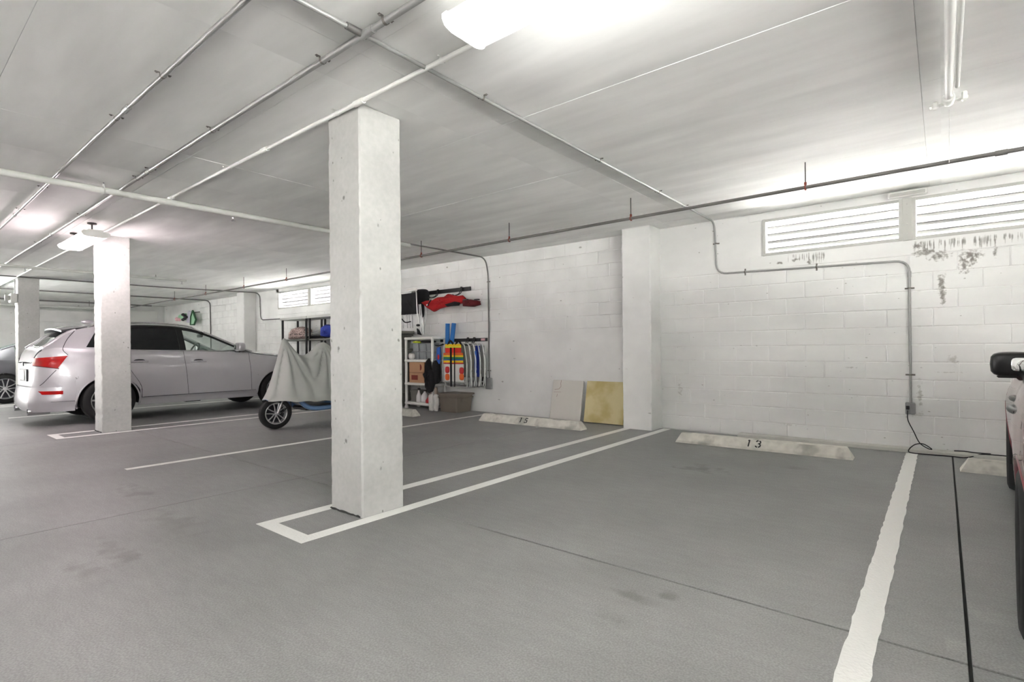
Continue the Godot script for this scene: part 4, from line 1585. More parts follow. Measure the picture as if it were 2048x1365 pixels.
	# beach chairs, front one striped, stacked out from the wall
	for k in 5:
		var labels := ["striped rainbow beach chair hanging foremost below the wall rail", "grey beach chair hanging right behind the striped one", "third folded beach chair from the front of the hanging stack", "folded beach chair with a blue panel in the hanging stack", "rearmost folded grey beach chair against the wall"]
		var c := thing("beach_chair", labels[k], "chair", Vector3(-6.78 + k * 0.035, 0.5, WALL + 0.43 - k * 0.08), 0.0, "folded beach chairs on the lower wall rail")
		var fw := 0.29
		# aluminium frame loops
		g = Geo.new()
		g.tube(bend([Vector3(-fw, 0.05, 0.015), Vector3(-fw - 0.01, 0.42, 0.015), Vector3(-fw + 0.06, 0.72, 0.015), Vector3(fw - 0.04, 0.74, 0.015), Vector3(fw + 0.02, 0.42, 0.015), Vector3(fw, 0.05, 0.015), Vector3(-fw, 0.05, 0.015)], 0.07), 0.011, 8)
		part(c, "back_frame", g, M.steel if k else M.frame_white)
		g = Geo.new()
		g.tube(bend([Vector3(-fw + 0.03, 0.4, -0.02), Vector3(-fw + 0.03, -0.03, -0.02), Vector3(fw - 0.01, -0.04, -0.02), Vector3(fw - 0.01, 0.4, -0.02)], 0.05), 0.011, 8)
		part(c, "seat_frame", g, M.steel if k else M.frame_white)
		if k == 0:
			var bands := [[0.735, 0.69, M.stripe_yellow], [0.69, 0.665, M.neon], [0.665, 0.575, M.stripe_red], [0.575, 0.535, M.stripe_orange], [0.535, 0.50, M.stripe_yellow], [0.50, 0.46, M.stripe_green], [0.46, 0.44, M.stripe_blue], [0.44, 0.40, M.stripe_yellow], [0.40, 0.38, M.stripe_red]]
			for q in bands:
				g = Geo.new()
				var wx: float = 0.25 if q[0] < 0.6 else 0.2
				g.box(Vector3(-0.01, (q[0] + q[1]) / 2, 0.03), Vector3(wx * 2, q[0] - q[1] - 0.002, 0.012), 0.003)
				part(c, "stripe", g, q[2])
			g = Geo.new()
			g.box(Vector3(0.0, 0.22, 0.026), Vector3(0.5, 0.31, 0.01), 0.004)
			part(c, "pocket", g, M.white_cloth)
			for q in [[-0.16, 0.27, M.red_plastic], [-0.16, 0.14, M.stripe_orange], [0.2, 0.26, M.red_plastic], [0.2, 0.15, M.stripe_orange]]:
				g = Geo.new()
				g.blob(Vector3(q[0], q[1], 0.034), Vector3(0.055, 0.06, 0.012), 0.7)
				part(c, "pocket_print", g, q[2])
			for q in [[-0.06, -0.05], [0.03, 0.02]]:
				g = Geo.new()
				g.box(Vector3(q[0], 0.32, 0.04), Vector3(0.045 if q[0] < 0 else 0.025, 0.7, 0.008), 0.003)
				part(c, "carry_strap", g, M.black_cloth)
			g = Geo.new()
			for xx in [-0.08, 0.12]:
				g.tube(smooth([Vector3(xx - 0.07, 0.72, 0.02), Vector3(xx, 0.79, 0.03), Vector3(xx + 0.07, 0.72, 0.02)], 5), 0.018, 8)
			part(c, "shoulder_pad", g, M.black_cloth)
		else:
			g = Geo.new()
			g.box(Vector3(0.0, 0.42, 0.0), Vector3(0.56, 0.56, 0.03), 0.01)
			part(c, "fabric", g, M.blue_cloth if k == 3 else M.grey_cloth)
			g = Geo.new()
			g.box(Vector3(fw, 0.45 - k * 0.02, 0.0), Vector3(0.03, 0.4, 0.045), 0.012)
			part(c, "armrest", g, M.grey_cloth if k != 2 else M.stripe_blue)
			g = Geo.new()
			g.tube([Vector3(fw + 0.01, 0.3, 0.0), Vector3(fw - 0.02, -0.02, 0.02)], 0.01, 6)
			part(c, "leg", g, M.steel)

	# racks by the far window
	for k in 2:
		var rx := -12.83 + k * 1.27
		var c := thing("storage_rack", ["black post storage rack with the leopard bag", "black post storage rack with the blue bundle"][k], "rack", Vector3(rx, 0, WALL + 0.08), 0.0, "black storage racks below the far window")
		for sx in [0.0, 1.12]:
			for sz in [0.0, 0.4]:
				g = Geo.new()
				g.box(Vector3(sx, 0.955, sz), Vector3(0.045, 1.91, 0.04), 0.004)
				part(c, "post", g, M.black_plastic)
		for y in [0.2, 0.8, 1.4]:
			g = Geo.new()
			g.box(Vector3(0.56, y, 0.2), Vector3(1.16, 0.04, 0.44), 0.004)
			part(c, "shelf_board", g, M.bin_grey)
		g = Geo.new()
		g.box(Vector3(0.56, 1.93, 0.2), Vector3(1.24, 0.06, 0.48), 0.006)
		part(c, "top_board", g, M.pipe_grey)
	g = Geo.new()
	g.pillow([Vector2(-0.42, 0.0), Vector2(-0.38, 0.16), Vector2(-0.2, 0.27), Vector2(0.1, 0.31), Vector2(0.34, 0.25), Vector2(0.42, 0.12), Vector2(0.4, 0.0)], 0.36, Transform3D(), 0.06, 21)
	var lb := single("leopard_bag", g, M.leopard, "leopard print bag on the black rack", "bag")
	lb.position = Vector3(-12.3, 1.421, WALL + 0.3)
	t = thing("umbrella_bundle", "blue folded umbrella bundle with pale poles on the black rack", "bundle", Vector3(-11.3, 1.421, WALL + 0.34))
	g = Geo.new()
	g.pillow([Vector2(0.1, 0.04), Vector2(0.12, 0.25), Vector2(0.3, 0.32), Vector2(0.66, 0.28), Vector2(0.7, 0.06), Vector2(0.35, 0.02)], 0.3, Transform3D(), 0.08, 22)
	part(t, "cloth", g, M.blue_cloth)
	for k in 4:
		g = Geo.new()
		g.tube([Vector3(-0.55, 0.03 + k * 0.02, 0.02 + k * 0.03), Vector3(0.3, 0.1 + k * 0.05, 0.05)], 0.012, 6)
		part(t, "pole", g, M.steel)
	g = Geo.new()
	g.box(Vector3(-0.1, 0.04, 0.0), Vector3(0.7, 0.06, 0.2), 0.02)
	part(t, "dark_wrap", g, M.black_cloth)

	# beach gear hung on the wall beyond the silver car
	var q0 := func(px: float, py: float) -> Vector2:
		var p := on_z(px, py, WALL + 0.12)
		return Vector2(p.x, p.y)
	t = thing("hanging_kite", "pale green leaf-shaped kite with a dark edge hanging on the far wall", "kite", Vector3(0, 0, WALL + 0.2))
	var kp := [q0.call(392, 622), q0.call(398.5, 640), q0.call(395, 650), q0.call(388, 650), q0.call(388.5, 634)]
	g = Geo.new()
	g.extrude(kp, 0.03, Transform3D())
	part(t, "sail", g, M.mint)
	g = Geo.new()
	var edge := []
	for p in kp + [kp[0]]:
		edge.append(Vector3(p.x, p.y, 0.02))
	g.tube(edge, 0.03, 6)
	part(t, "edge", g, M.deep_green)
	g = Geo.new()
	g.tube([Vector3(kp[0].x, kp[0].y - 0.06, -0.01), Vector3(kp[0].x, kp[0].y - 0.03, -0.197)], 0.012, 6)
	part(t, "peg", g, M.dark_metal)
	t = thing("hanging_towel", "pale lilac towel hanging beside the green kite", "towel", Vector3(0, 0, WALL + 0.12))
	g = Geo.new()
	g.pillow([q0.call(378, 622), q0.call(386.5, 624), q0.call(386.5, 647), q0.call(374, 646)], 0.12, Transform3D(), 0.1, 31)
	part(t, "cloth", g, M.lilac)
	g = Geo.new()
	for k in 5:
		var p: Vector2 = q0.call(372.5 + [0, 3, 6, 3, 0][k], [630, 632, 635, 638, 640][k])
		g.blob(Vector3(p.x, p.y, 0.1), Vector3(0.1, 0.05, 0.05))
	part(t, "clip", g, M.black_plastic)
	g = Geo.new()
	var tp: Vector2 = q0.call(382, 626)
	g.tube([Vector3(tp.x, tp.y, 0.0), Vector3(tp.x, tp.y, -0.118)], 0.014, 6)
	part(t, "peg", g, M.dark_metal)
	t = thing("hanging_net", "mint mesh bag with pink trim hanging on the far wall", "bag", Vector3(0, 0, WALL + 0.12))
	g = Geo.new()
	g.pillow([q0.call(360, 630), q0.call(371, 627), q0.call(372, 641), q0.call(357, 641)], 0.15, Transform3D(), 0.1, 32)
	part(t, "mesh_bag", g, M.mint)
	g = Geo.new()
	var p1: Vector2 = q0.call(358.5, 639)
	var p2: Vector2 = q0.call(363, 638)
	g.blob(Vector3(p1.x, p1.y, 0.07), Vector3(0.12, 0.07, 0.06))
	g.blob(Vector3(p2.x, p2.y - 0.03, 0.07), Vector3(0.1, 0.06, 0.06))
	part(t, "trim", g, M.pink)
	# emergency fittings
	t = thing("emergency_light", "small pale emergency light box between the two near louvred windows", "light fitting", Vector3(-0.285, 2.765, WALL + 0.002))
	g = Geo.new()
	g.box(Vector3(0, 0, 0.045), Vector3(0.34, 0.062, 0.085), 0.012)
	part(t, "body", g, M.pipe_white)
	g = Geo.new()
	g.box(Vector3(0.0, -0.008, 0.09), Vector3(0.3, 0.034, 0.006), 0.002)
	part(t, "lens", g, M.frame_white)
	t = thing("emergency_light", "grey twin emergency light box on the far column", "light fitting", Vector3(-15.72, 2.34, -2.124))
	g = Geo.new()
	g.box(Vector3(0, 0, 0.06), Vector3(0.3, 0.2, 0.11), 0.015)
	part(t, "body", g, M.pipe_grey)
	g = Geo.new()
	g.lathe([Vector2(0, 0), Vector2(0.05, 0), Vector2(0.07, 0.08), Vector2(0, 0.085)], 12, Transform3D(Basis(Vector3.RIGHT, PI / 2), Vector3(0.06, 0.0, 0.115)))
	part(t, "lamp_head", g, M.frame_white)
	g = Geo.new()
	g.tube([Vector3(0, 0.1, 0.03), Vector3(0, 0.42, 0.03)], 0.012, 8)
	part(t, "feed_conduit", g, M.conduit)


func tapered(g: Geo, c: Vector3, low: Vector2, high: Vector2, h: float) -> void:
	var rows := []
	for k in 2:
		var s: Vector2 = low if k == 0 else high
		var y := h * k
		var r := 0.03
		var row := []
		for q in [[1, 1, 0], [-1, 1, 1], [-1, -1, 2], [1, -1, 3]]:
			for j in 4:
				var a: float = (q[2] + j / 3.0) * PI / 2
				row.append(c + Vector3(q[0] * (s.x / 2 - r) + r * cos(a), y, q[1] * (s.y / 2 - r) + r * sin(a)))
		rows.append(row)
	var m: int = rows[0].size()
	var inside := c + Vector3(0, h / 2, 0)
	for i in m:
		g.face([rows[0][i], rows[0][(i + 1) % m], rows[1][(i + 1) % m], rows[1][i]], inside)
	g.face(rows[0], inside)
	g.face(rows[1], inside)


# ------------------------------------------------------------------ wheels, scooter, cars
func wheel(parent: Node, at: Vector3, r: float, width: float, side: float, rim_m: Material, spokes: int, turn := 0.0) -> void:
	var w := Node3D.new()
	w.name = "wheel"
	parent.add_child(w, true)
	w.position = at
	w.rotation.y = turn
	var lay := Transform3D(Basis(Vector3(0, 0, 1), -PI / 2), Vector3.ZERO)   # local y -> x
	var hw := width / 2
	var rr := r * 0.68
	var g := Geo.new()
	g.lathe([Vector2(rr, -hw * 0.8), Vector2(rr + 0.02, -hw * 0.95), Vector2(r * 0.87, -hw), Vector2(r * 0.965, -hw * 0.9), Vector2(r, -hw * 0.66), Vector2(r, hw * 0.66), Vector2(r * 0.965, hw * 0.9), Vector2(r * 0.87, hw), Vector2(rr + 0.02, hw * 0.95), Vector2(rr, hw * 0.8), Vector2(rr, -hw * 0.8)], 40, lay)
	part(w, "tyre", g, M.tyre)
	g = Geo.new()
	var lip := hw * 0.86 * side
	var prof := [Vector2(rr + 0.004, lip * 0.4), Vector2(rr + 0.012, lip), Vector2(rr - 0.008, lip), Vector2(rr - 0.02, lip * 0.4), Vector2(rr - 0.025, -lip * 0.8)]
	if side < 0:
		pass
	g.lathe(prof, 40, lay)
	part(w, "rim", g, rim_m)
	g = Geo.new()
	g.lathe([Vector2(0.0, -0.01), Vector2(rr - 0.02, -0.01), Vector2(rr - 0.02, 0.0), Vector2(0.0, 0.0)], 32, lay.translated_local(Vector3(0, -hw * 0.1 * side, 0)))
	part(w, "brake_disc", g, M.rim_dark)
	for k in spokes:
		g = Geo.new()
		var b := Basis(Vector3.RIGHT, TAU * k / spokes)
		for s in [-1, 1]:
			var a0 := b * Vector3(lip * 0.72, rr * 0.12, s * rr * 0.09)
			var a1 := b * Vector3(lip * 0.86, rr * 0.55, s * rr * 0.15)
			var a2 := b * Vector3(lip * 0.84, rr * 0.98, s * rr * 0.26)
			g.tube([a0, a1, a2], [rr * 0.075, rr * 0.06, rr * 0.065], 6)
		part(w, "spoke", g, rim_m)
	g = Geo.new()
	g.lathe([Vector2(0, 0), Vector2(rr * 0.2, 0), Vector2(rr * 0.18, 0.02), Vector2(0, 0.025)], 16, Transform3D(Basis(Vector3(0, 0, 1), -PI / 2 * side), Vector3(lip * 0.75, 0, 0)))
	part(w, "hub_cap", g, rim_m)


func build_scooter() -> void:
	var t := thing("covered_scooter", "blue motor scooter under a grey fabric cover", "scooter", Vector3(-7.6, 0, -4.5))
	wheel(t, Vector3(0, 0.225, 0.69), 0.225, 0.11, 1.0, M.rim, 5, deg_to_rad(-6))
	wheel(t, Vector3(0, 0.225, -0.62), 0.225, 0.12, 1.0, M.rim, 5)
	var g := Geo.new()
	var rows := []
	for k in 11:
		var a := deg_to_rad(52.0 + 9.5 * k)
		var row := []
		for s in 7:
			var th := PI * s / 6.0
			row.append(Vector3(cos(th) * 0.075, 0.235 + sin(a) * (0.235 + sin(th) * 0.02), 0.69 + cos(a) * (0.235 + sin(th) * 0.02)))
		rows.append(row)
	g.grid(rows, Vector3(0, 0.2, 0.69))
	part(t, "front_fender", g, M.scooter_blue)
	for s in [-1, 1]:
		g = Geo.new()
		g.tube([Vector3(s * 0.07, 0.225, 0.69), Vector3(s * 0.07, 0.5, 0.58), Vector3(s * 0.05, 0.8, 0.48)], 0.022, 8)
		part(t, "fork_leg", g, M.chrome)
	g = Geo.new()
	g.tube(smooth([Vector3(0.07, 0.2, 0.66), Vector3(0.11, 0.3, 0.56), Vector3(0.1, 0.2, 0.5), Vector3(0.08, 0.42, 0.5)], 5), 0.008, 6)
	part(t, "brake_hose", g, M.cord)
	for s in [-1, 1]:
		g = Geo.new()
		g.tube(smooth([Vector3(s * 0.16, 0.52, 0.46), Vector3(s * 0.2, 0.36, 0.38), Vector3(s * 0.22, 0.27, 0.22), Vector3(s * 0.22, 0.265, -0.1), Vector3(s * 0.2, 0.3, -0.4)], 5), 0.036, 10)
		part(t, "floor_rail", g, M.scooter_blue)
	g = Geo.new()
	g.box(Vector3(0, 0.27, 0.05), Vector3(0.4, 0.06, 0.55), 0.02)
	g.box(Vector3(0, 0.5, -0.5), Vector3(0.3, 0.3, 0.7), 0.05)
	g.box(Vector3(0, 0.62, 0.42), Vector3(0.2, 0.5, 0.05), 0.02)
	part(t, "frame_body", g, M.trim_black)
	# the cover: draped from two high points, gathered into folds
	var ridge := [[-1.25, 0.5], [-1.05, 0.8], [-0.75, 0.98], [-0.45, 1.06], [-0.2, 1.22], [-0.1, 1.27], [0.0, 1.24], [0.12, 1.14], [0.24, 1.07], [0.32, 1.09], [0.44, 1.22], [0.535, 1.325], [0.58, 1.3], [0.66, 1.0], [0.76, 0.66], [0.84, 0.44]]
	var hem := [[-1.25, 0.42], [-0.4, 0.36], [0.2, 0.38], [0.6, 0.405], [0.84, 0.42]]
	var wide := [[-1.25, 0.16], [-1.0, 0.3], [-0.3, 0.36], [0.1, 0.34], [0.45, 0.38], [0.7, 0.27], [0.84, 0.12]]
	var top_w := [[-1.25, 0.06], [-0.5, 0.14], [-0.1, 0.05], [0.24, 0.17], [0.535, 0.03], [0.84, 0.05]]
	g = Geo.new()
	rows = []
	var nz := 90
	for k in nz + 1:
		var z := lerpf(-1.25, 0.84, float(k) / nz)
		var top := table(ridge, z)
		var low := table(hem, z)
		var wb := table(wide, z)
		var wt := table(top_w, z)
		var row := []
		var nv := 26
		for side in [-1.0, 1.0]:
			for j in nv + 1:
				var q := float(j) / nv
				if side > 0:
					q = 1.0 - q
				# q = 0 at the hem ... 1 at the ridge
				var y := lerpf(low, top, q)
				var x := lerpf(wb, wt, pow(q, 0.8)) if q < 0.999 else 0.0
				if q > 0.93:
					x = wt * (1.0 - q) / 0.07
				# folds fan down from the two high points
				var d1 := Vector2(z - 0.535, y - 1.33)
				var d2 := Vector2(z + 0.1, y - 1.27)
				var f1 := sin(atan2(d1.x, -d1.y) * 11.0 + 0.6) * clampf(1.4 - d1.length(), 0.0, 1.0)
				var f2 := sin(atan2(d2.x, -d2.y) * 9.0 - 0.4) * clampf(1.4 - d2.length(), 0.0, 1.0)
				var wgt := smoothstep(-0.1, 0.5, z)
				var fold := lerpf(f2, f1, wgt) * sin(PI * clampf(q * 0.9 + 0.1, 0, 1))
				# a deep crease between the high points
				var crease := exp(-pow((z - 0.2 - (y - 1.05) * -0.35) / 0.09, 2.0)) * smoothstep(0.55, 0.95, q)
				x = maxf(x + (absf(fold) * 2.0 - 0.7) * 0.055 * clampf(x / 0.12, 0.0, 1.0) - crease * 0.05, 0.0)
				row.append(Vector3(side * x, y + (sin(z * 21.0) * 0.008 if q < 0.05 else 0.0), z))
		rows.append(row)
	g.grid(rows, Vector3(0, 0.4, -0.1))
	part(t, "cover", g, M.cover, "crumpled grey fabric cover")


const SUV := {
	"front": -2.31, "rear": 2.31, "y0": 0.25, "axle": 1.41, "r": 0.36, "arch": 0.425,
	"belt": [[-2.31, 0.78], [-2.1, 0.90], [-1.6, 1.0], [-1.0, 1.08], [-0.75, 1.12], [0.0, 1.15], [1.0, 1.17], [1.8, 1.2], [2.15, 1.2], [2.26, 1.12], [2.31, 0.98]],
	"wide": [[-2.31, 0.62], [-2.2, 0.78], [-1.95, 0.9], [-1.4, 0.94], [0.0, 0.925], [1.4, 0.945], [1.8, 0.92], [2.05, 0.865], [2.2, 0.77], [2.28, 0.66], [2.31, 0.58]],
	"edge_y": [[-2.31, 0.79], [-2.1, 0.915], [-1.6, 1.02], [-1.0, 1.10], [-0.86, 1.145], [-0.45, 1.335], [-0.15, 1.475], [0.12, 1.56], [0.5, 1.605], [1.1, 1.60], [1.6, 1.555], [1.8, 1.50], [1.95, 1.415], [2.1, 1.29], [2.2, 1.21], [2.26, 1.13], [2.31, 0.99]],
	"edge_x": [[-2.31, 0.55], [-2.0, 0.78], [-1.4, 0.84], [-0.86, 0.80], [-0.45, 0.715], [0.0, 0.65], [0.5, 0.635], [1.1, 0.63], [1.6, 0.61], [1.85, 0.62], [2.1, 0.70], [2.2, 0.69], [2.31, 0.52]],
	"mid_y": [[-2.31, 0.82], [-2.1, 0.98], [-1.6, 1.09], [-1.1, 1.15], [-0.93, 1.175], [-0.45, 1.44], [-0.1, 1.585], [0.2, 1.64], [0.6, 1.655], [1.2, 1.645], [1.65, 1.60], [1.8, 1.55], [1.95, 1.45], [2.1, 1.31], [2.22, 1.21], [2.28, 1.12], [2.31, 1.0]],
	"cowl": -0.93, "roof0": -0.1, "roof1": 1.78, "glass1": 2.19, "seam_a": [-0.88, -0.82], "seam_b": [0.23, 0.32], "handles": [[0.08, 0.965], [1.0, 0.985]], "mirror": Vector3(0.93, 1.2, -0.62), "rails": true,
}
const SEDAN := {
	"front": -2.35, "rear": 2.35, "y0": 0.2, "axle": 1.42, "r": 0.335, "arch": 0.385,
	"belt": [[-2.35, 0.6], [-2.1, 0.74], [-1.6, 0.84], [-1.0, 0.90], [-0.7, 0.93], [0.0, 0.95], [1.0, 0.97], [1.8, 0.99], [2.2, 0.97], [2.35, 0.82]],
	"wide": [[-2.35, 0.58], [-2.2, 0.76], [-1.9, 0.88], [-1.4, 0.915], [0.0, 0.905], [1.4, 0.925], [1.9, 0.88], [2.2, 0.78], [2.35, 0.6]],
	"edge_y": [[-2.35, 0.61], [-2.1, 0.755], [-1.6, 0.86], [-0.95, 0.925], [-0.5, 1.12], [-0.1, 1.29], [0.2, 1.36], [0.6, 1.39], [1.0, 1.37], [1.4, 1.24], [1.75, 1.06], [1.9, 1.01], [2.2, 0.985], [2.35, 0.83]],
	"edge_x": [[-2.35, 0.5], [-2.0, 0.74], [-1.4, 0.8], [-0.86, 0.77], [-0.45, 0.68], [0.0, 0.6], [0.5, 0.57], [1.0, 0.58], [1.5, 0.62], [1.9, 0.72], [2.2, 0.66], [2.35, 0.5]],
	"mid_y": [[-2.35, 0.64], [-2.1, 0.8], [-1.6, 0.91], [-1.05, 0.98], [-0.5, 1.2], [-0.1, 1.37], [0.2, 1.42], [0.6, 1.44], [1.0, 1.42], [1.4, 1.29], [1.8, 1.08], [1.95, 1.04], [2.2, 1.01], [2.35, 0.85]],
	"cowl": -1.0, "roof0": -0.1, "roof1": 1.05, "glass1": 1.85, "seam_a": [-0.85, -0.8], "seam_b": [0.25, 0.32], "handles": [[0.1, 0.83], [1.02, 0.85]], "mirror": Vector3(0.83, 0.985, -0.62), "rails": false, "shape": [[0.0, 0.9], [0.12, 0.937], [0.3, 0.972], [0.5, 0.99], [0.7, 1.0], [0.82, 0.995], [0.92, 0.975], [1.0, 0.945]],
}
const SIDE_SHAPE := [[0.0, 0.925], [0.1, 0.95], [0.14, 0.972], [0.22, 0.975], [0.32, 0.985], [0.5, 1.0], [0.66, 0.998], [0.78, 0.985], [0.84, 0.968], [0.93, 0.965], [1.0, 0.945]]


func flank(s: Dictionary, z: float, y: float) -> float:
	var belt := table(s.belt, z)
	var w := table(s.wide, z)
	if y <= belt:
		return w * table(s.get("shape", SIDE_SHAPE), clampf((y - s.y0) / (belt - s.y0), 0.0, 1.0))
	var top := table(s.edge_y, z)
	return lerpf(w * 0.945, table(s.edge_x, z), pow(clampf((y - belt) / maxf(top - belt, 0.02), 0.0, 1.0), 1.15))


func panel(parent: Node, called: String, s: Dictionary, zl: Callable, zr: Callable, ylo: Callable, yhi: Callable, m: Material, side: float, off := 0.0, nu := 20, nv := 14, label := "") -> MeshInstance3D:
	var rows := []
	for j in nv + 1:
		var row := []
		for i in nu + 1:
			var u := float(i) / nu
			var zm := lerpf(zl.call(0.7), zr.call(0.7), u)
			var y := 0.0
			var z := zm
			for it in 2:
				y = lerpf(ylo.call(z), yhi.call(z), float(j) / nv)
				z = lerpf(zl.call(y), zr.call(y), u)
			row.append(Vector3(side * (flank(s, z, y) + off), y, z))
		rows.append(row)
	var g := Geo.new()
	g.grid(rows, Vector3(0, 0.7, (rows[0][0].z + rows[0][nu].z) / 2))
	return part(parent, called, g, m, label)


func top_skin(parent: Node, called: String, s: Dictionary, z0: float, z1: float, m: Material, inset := 0.0, nz := 16, lift := 0.0) -> void:
	var rows := []
	for k in nz + 1:
		var z := lerpf(z0, z1, float(k) / nz)
		var ex := table(s.edge_x, z) - inset
		var ey := table(s.edge_y, z)
		var my := table(s.mid_y, z)
		var row := []
		for i in 25:
			var x := lerpf(-1.0, 1.0, i / 24.0)
			row.append(Vector3(x * ex, ey + (my - ey) * (1.0 - pow(absf(x), 2.4)) + lift, z))
		rows.append(row)
	var g := Geo.new()
	g.grid(rows, Vector3(0, 0.5, (z0 + z1) / 2))
	part(parent, called, g, m)


func car(called: String, label: String, s: Dictionary, at: Vector3, turn: float, paint: Material, rim_m: Material, mirror_m: Material, rear_tint: Material) -> Node3D:
	var t := thing(called, label, "car", at, turn)
	var ax: float = s.axle
	var ra: float = s.arch
	var y0: float = s.y0
	var arch := func(z: float) -> float:
		for c in [-ax, ax]:
			if absf(z - c) < ra:
				return maxf(y0, s.r - 0.02 + sqrt(ra * ra - (z - c) * (z - c)))
		return y0
	var belt := func(z: float) -> float: return table(s.belt, z)
	var sill_y := func(_z: float) -> float: return y0 + 0.13
	var edge := func(z: float) -> float: return table(s.edge_y, z)
	var seam := func(ab: Array) -> Callable: return func(y: float) -> float: return lerpf(ab[0], ab[1], clampf((y - 0.25) / 0.9, 0, 1.2))
	var sa: Callable = seam.call(s.seam_a)
	var sb: Callable = seam.call(s.seam_b)
	var sc := func(y: float) -> float: return lerpf(ax - ra - 0.02, ax - ra + 0.17, smoothstep(0.5, 0.95, y))
	var gap := func(c: Callable, d: float) -> Callable: return func(y: float) -> float: return c.call(y) + d
	var at_z := func(v: float) -> Callable: return func(_y: float) -> float: return v
	var at_y := func(v: float) -> Callable: return func(_z: float) -> float: return v
	for side in [-1.0, 1.0]:
		panel(t, "front_fender", s, at_z.call(s.front), gap.call(sa, -0.003), arch, belt, paint, side, 0.0, 44, 14)
		var doors := [panel(t, "front_door", s, gap.call(sa, 0.003), gap.call(sb, -0.003), sill_y, belt, paint, side, 0.0, 16, 18)]
		doors.append(panel(t, "rear_door", s, gap.call(sb, 0.003), gap.call(sc, -0.003), sill_y, belt, paint, side, 0.0, 16, 18))
		panel(t, "rear_quarter", s, gap.call(sc, 0.003), at_z.call(s.rear), arch, belt, paint, side, 0.0, 48, 18)
		panel(t, "sill", s, at_z.call(-ax + ra), at_z.call(ax - ra), at_y.call(y0), at_y.call(y0 + 0.124), paint, side, 0.008, 20, 5)
		# seams closed from behind, wheel housings
		panel(t, "inner_side", s, at_z.call(-ax + ra + 0.02), at_z.call(ax - ra - 0.02), at_y.call(y0 + 0.02), belt, M.underbody, side, -0.02, 12, 8)
		# arch lips
		for c in [-ax, ax]:
			var g := Geo.new()
			var lip := []
			for k in 25:
				var a := lerpf(deg_to_rad(-12.0), deg_to_rad(192.0), k / 24.0)
				var z: float = c + cos(a) * (ra - 0.004)
				var y: float = maxf(s.r - 0.02 + sin(a) * (ra - 0.004), y0)
				lip.append(Vector3(side * (flank(s, z, y) - 0.008), y, z))
			g.tube(lip, 0.013, 6)
			part(t, "arch_lip", g, paint)
			g = Geo.new()
			var rows := []
			for xx in [0.45, 0.9]:
				var row := []
				for k in 17:
					var a := lerpf(deg_to_rad(-8.0), deg_to_rad(188.0), k / 16.0)
					row.append(Vector3(side * xx, s.r - 0.02 + sin(a) * (ra + 0.0), c + cos(a) * (ra + 0.0)))
				rows.append(row)
			g.grid(rows, Vector3(side * 0.7, 5, c))
			part(t, "wheel_housing", g, M.underbody)
			wheel(t, Vector3(side * (table(s.wide, c) - 0.115), s.r, c), s.r, 0.225, side, rim_m, 5)
		# side windows
		var head := func(z: float) -> float: return maxf(table(s.edge_y, z) - 0.055, table(s.belt, z) + 0.012)
		var foot := func(z: float) -> float: return table(s.belt, z) + 0.008
		panel(t, "front_window", s, at_z.call(s.cowl + 0.22), at_z.call(s.seam_b[1] - 0.05), foot, head, M.glass, side, -0.004, 24, 8, "clear greenish side window")
		panel(t, "rear_window", s, at_z.call(s.seam_b[1] + 0.05), at_z.call(ax - ra + 0.2), foot, head, rear_tint, side, -0.002, 14, 8, "dark tinted side window")
		panel(t, "door_pillar", s, at_z.call(s.seam_b[1] - 0.05), at_z.call(s.seam_b[1] + 0.05), foot, head, M.trim_black, side, 0.0, 3, 8)
		if s.rails:
			panel(t, "quarter_window", s, at_z.call(ax - ra + 0.26), func(y: float) -> float: return 1.72 - (y - 1.2) * 0.62, func(z: float) -> float: return table(s.belt, z) + 0.03, func(z: float) -> float: return maxf(table(s.edge_y, z) - 0.07, table(s.belt, z) + 0.05), rear_tint, side, 0.006, 10, 6)
		panel(t, "rear_pillar", s, at_z.call(ax - ra + 0.2), at_z.call(s.glass1 + (0.02 if s.rails else -0.02)), belt, edge, paint, side, 0.0, 20, 10)
		panel(t, "window_frame", s, at_z.call(s.cowl + 0.02), at_z.call(ax - ra + 0.2), head, edge, M.trim_black, side, 0.0, 40, 3)
		panel(t, "belt_moulding", s, at_z.call(s.cowl + 0.2), at_z.call(ax - ra + 0.2), func(z: float) -> float: return table(s.belt, z) - 0.008, func(z: float) -> float: return table(s.belt, z) + 0.012, M.chrome, side, 0.006, 24, 2)
		# handles
		for hi in 2:
			var h: Array = s.handles[hi]
			var x := flank(s, h[0], h[1]) - (0.0 if s.rails else 0.012)
			var g := Geo.new()
			g.blob(Vector3(side * (x - 0.004), h[1], h[0]), Vector3(0.008, 0.036, 0.085), 0.8)
			part(doors[hi], "handle_recess", g, M.trim_black)
			g = Geo.new()
			g.tube(smooth([Vector3(side * (x + 0.002), h[1] - 0.004, h[0] - 0.125), Vector3(side * (x + 0.02), h[1], h[0] - 0.05), Vector3(side * (x + 0.02), h[1], h[0] + 0.05), Vector3(side * (x + 0.002), h[1] - 0.004, h[0] + 0.125)], 4), 0.014, 8)
			part(doors[hi], "door_handle", g, mirror_m)
		# mirror
		var mp: Vector3 = s.mirror
		var mr := Node3D.new()
		mr.name = "mirror"
		t.add_child(mr, true)
		mr.position = Vector3(side * mp.x, mp.y, mp.z)
		var g2 := Geo.new()
		g2.blob(Vector3(side * 0.06, 0.02, 0), Vector3(0.115, 0.085, 0.075), 0.55)
		part(mr, "housing", g2, mirror_m)
		g2 = Geo.new()
		g2.box(Vector3(side * -0.06, -0.06, -0.01), Vector3(0.16, 0.035, 0.06), 0.01)
		g2.box(Vector3(side * 0.05, -0.062, 0), Vector3(0.18, 0.02, 0.11), 0.008)
		part(mr, "foot", g2, M.trim_black)
		g2 = Geo.new()
		g2.blob(Vector3(side * 0.02, 0.02, 0.072), Vector3(0.05, 0.045, 0.006), 0.5)
		part(mr, "mirror_glass", g2, M.mirror_glass)
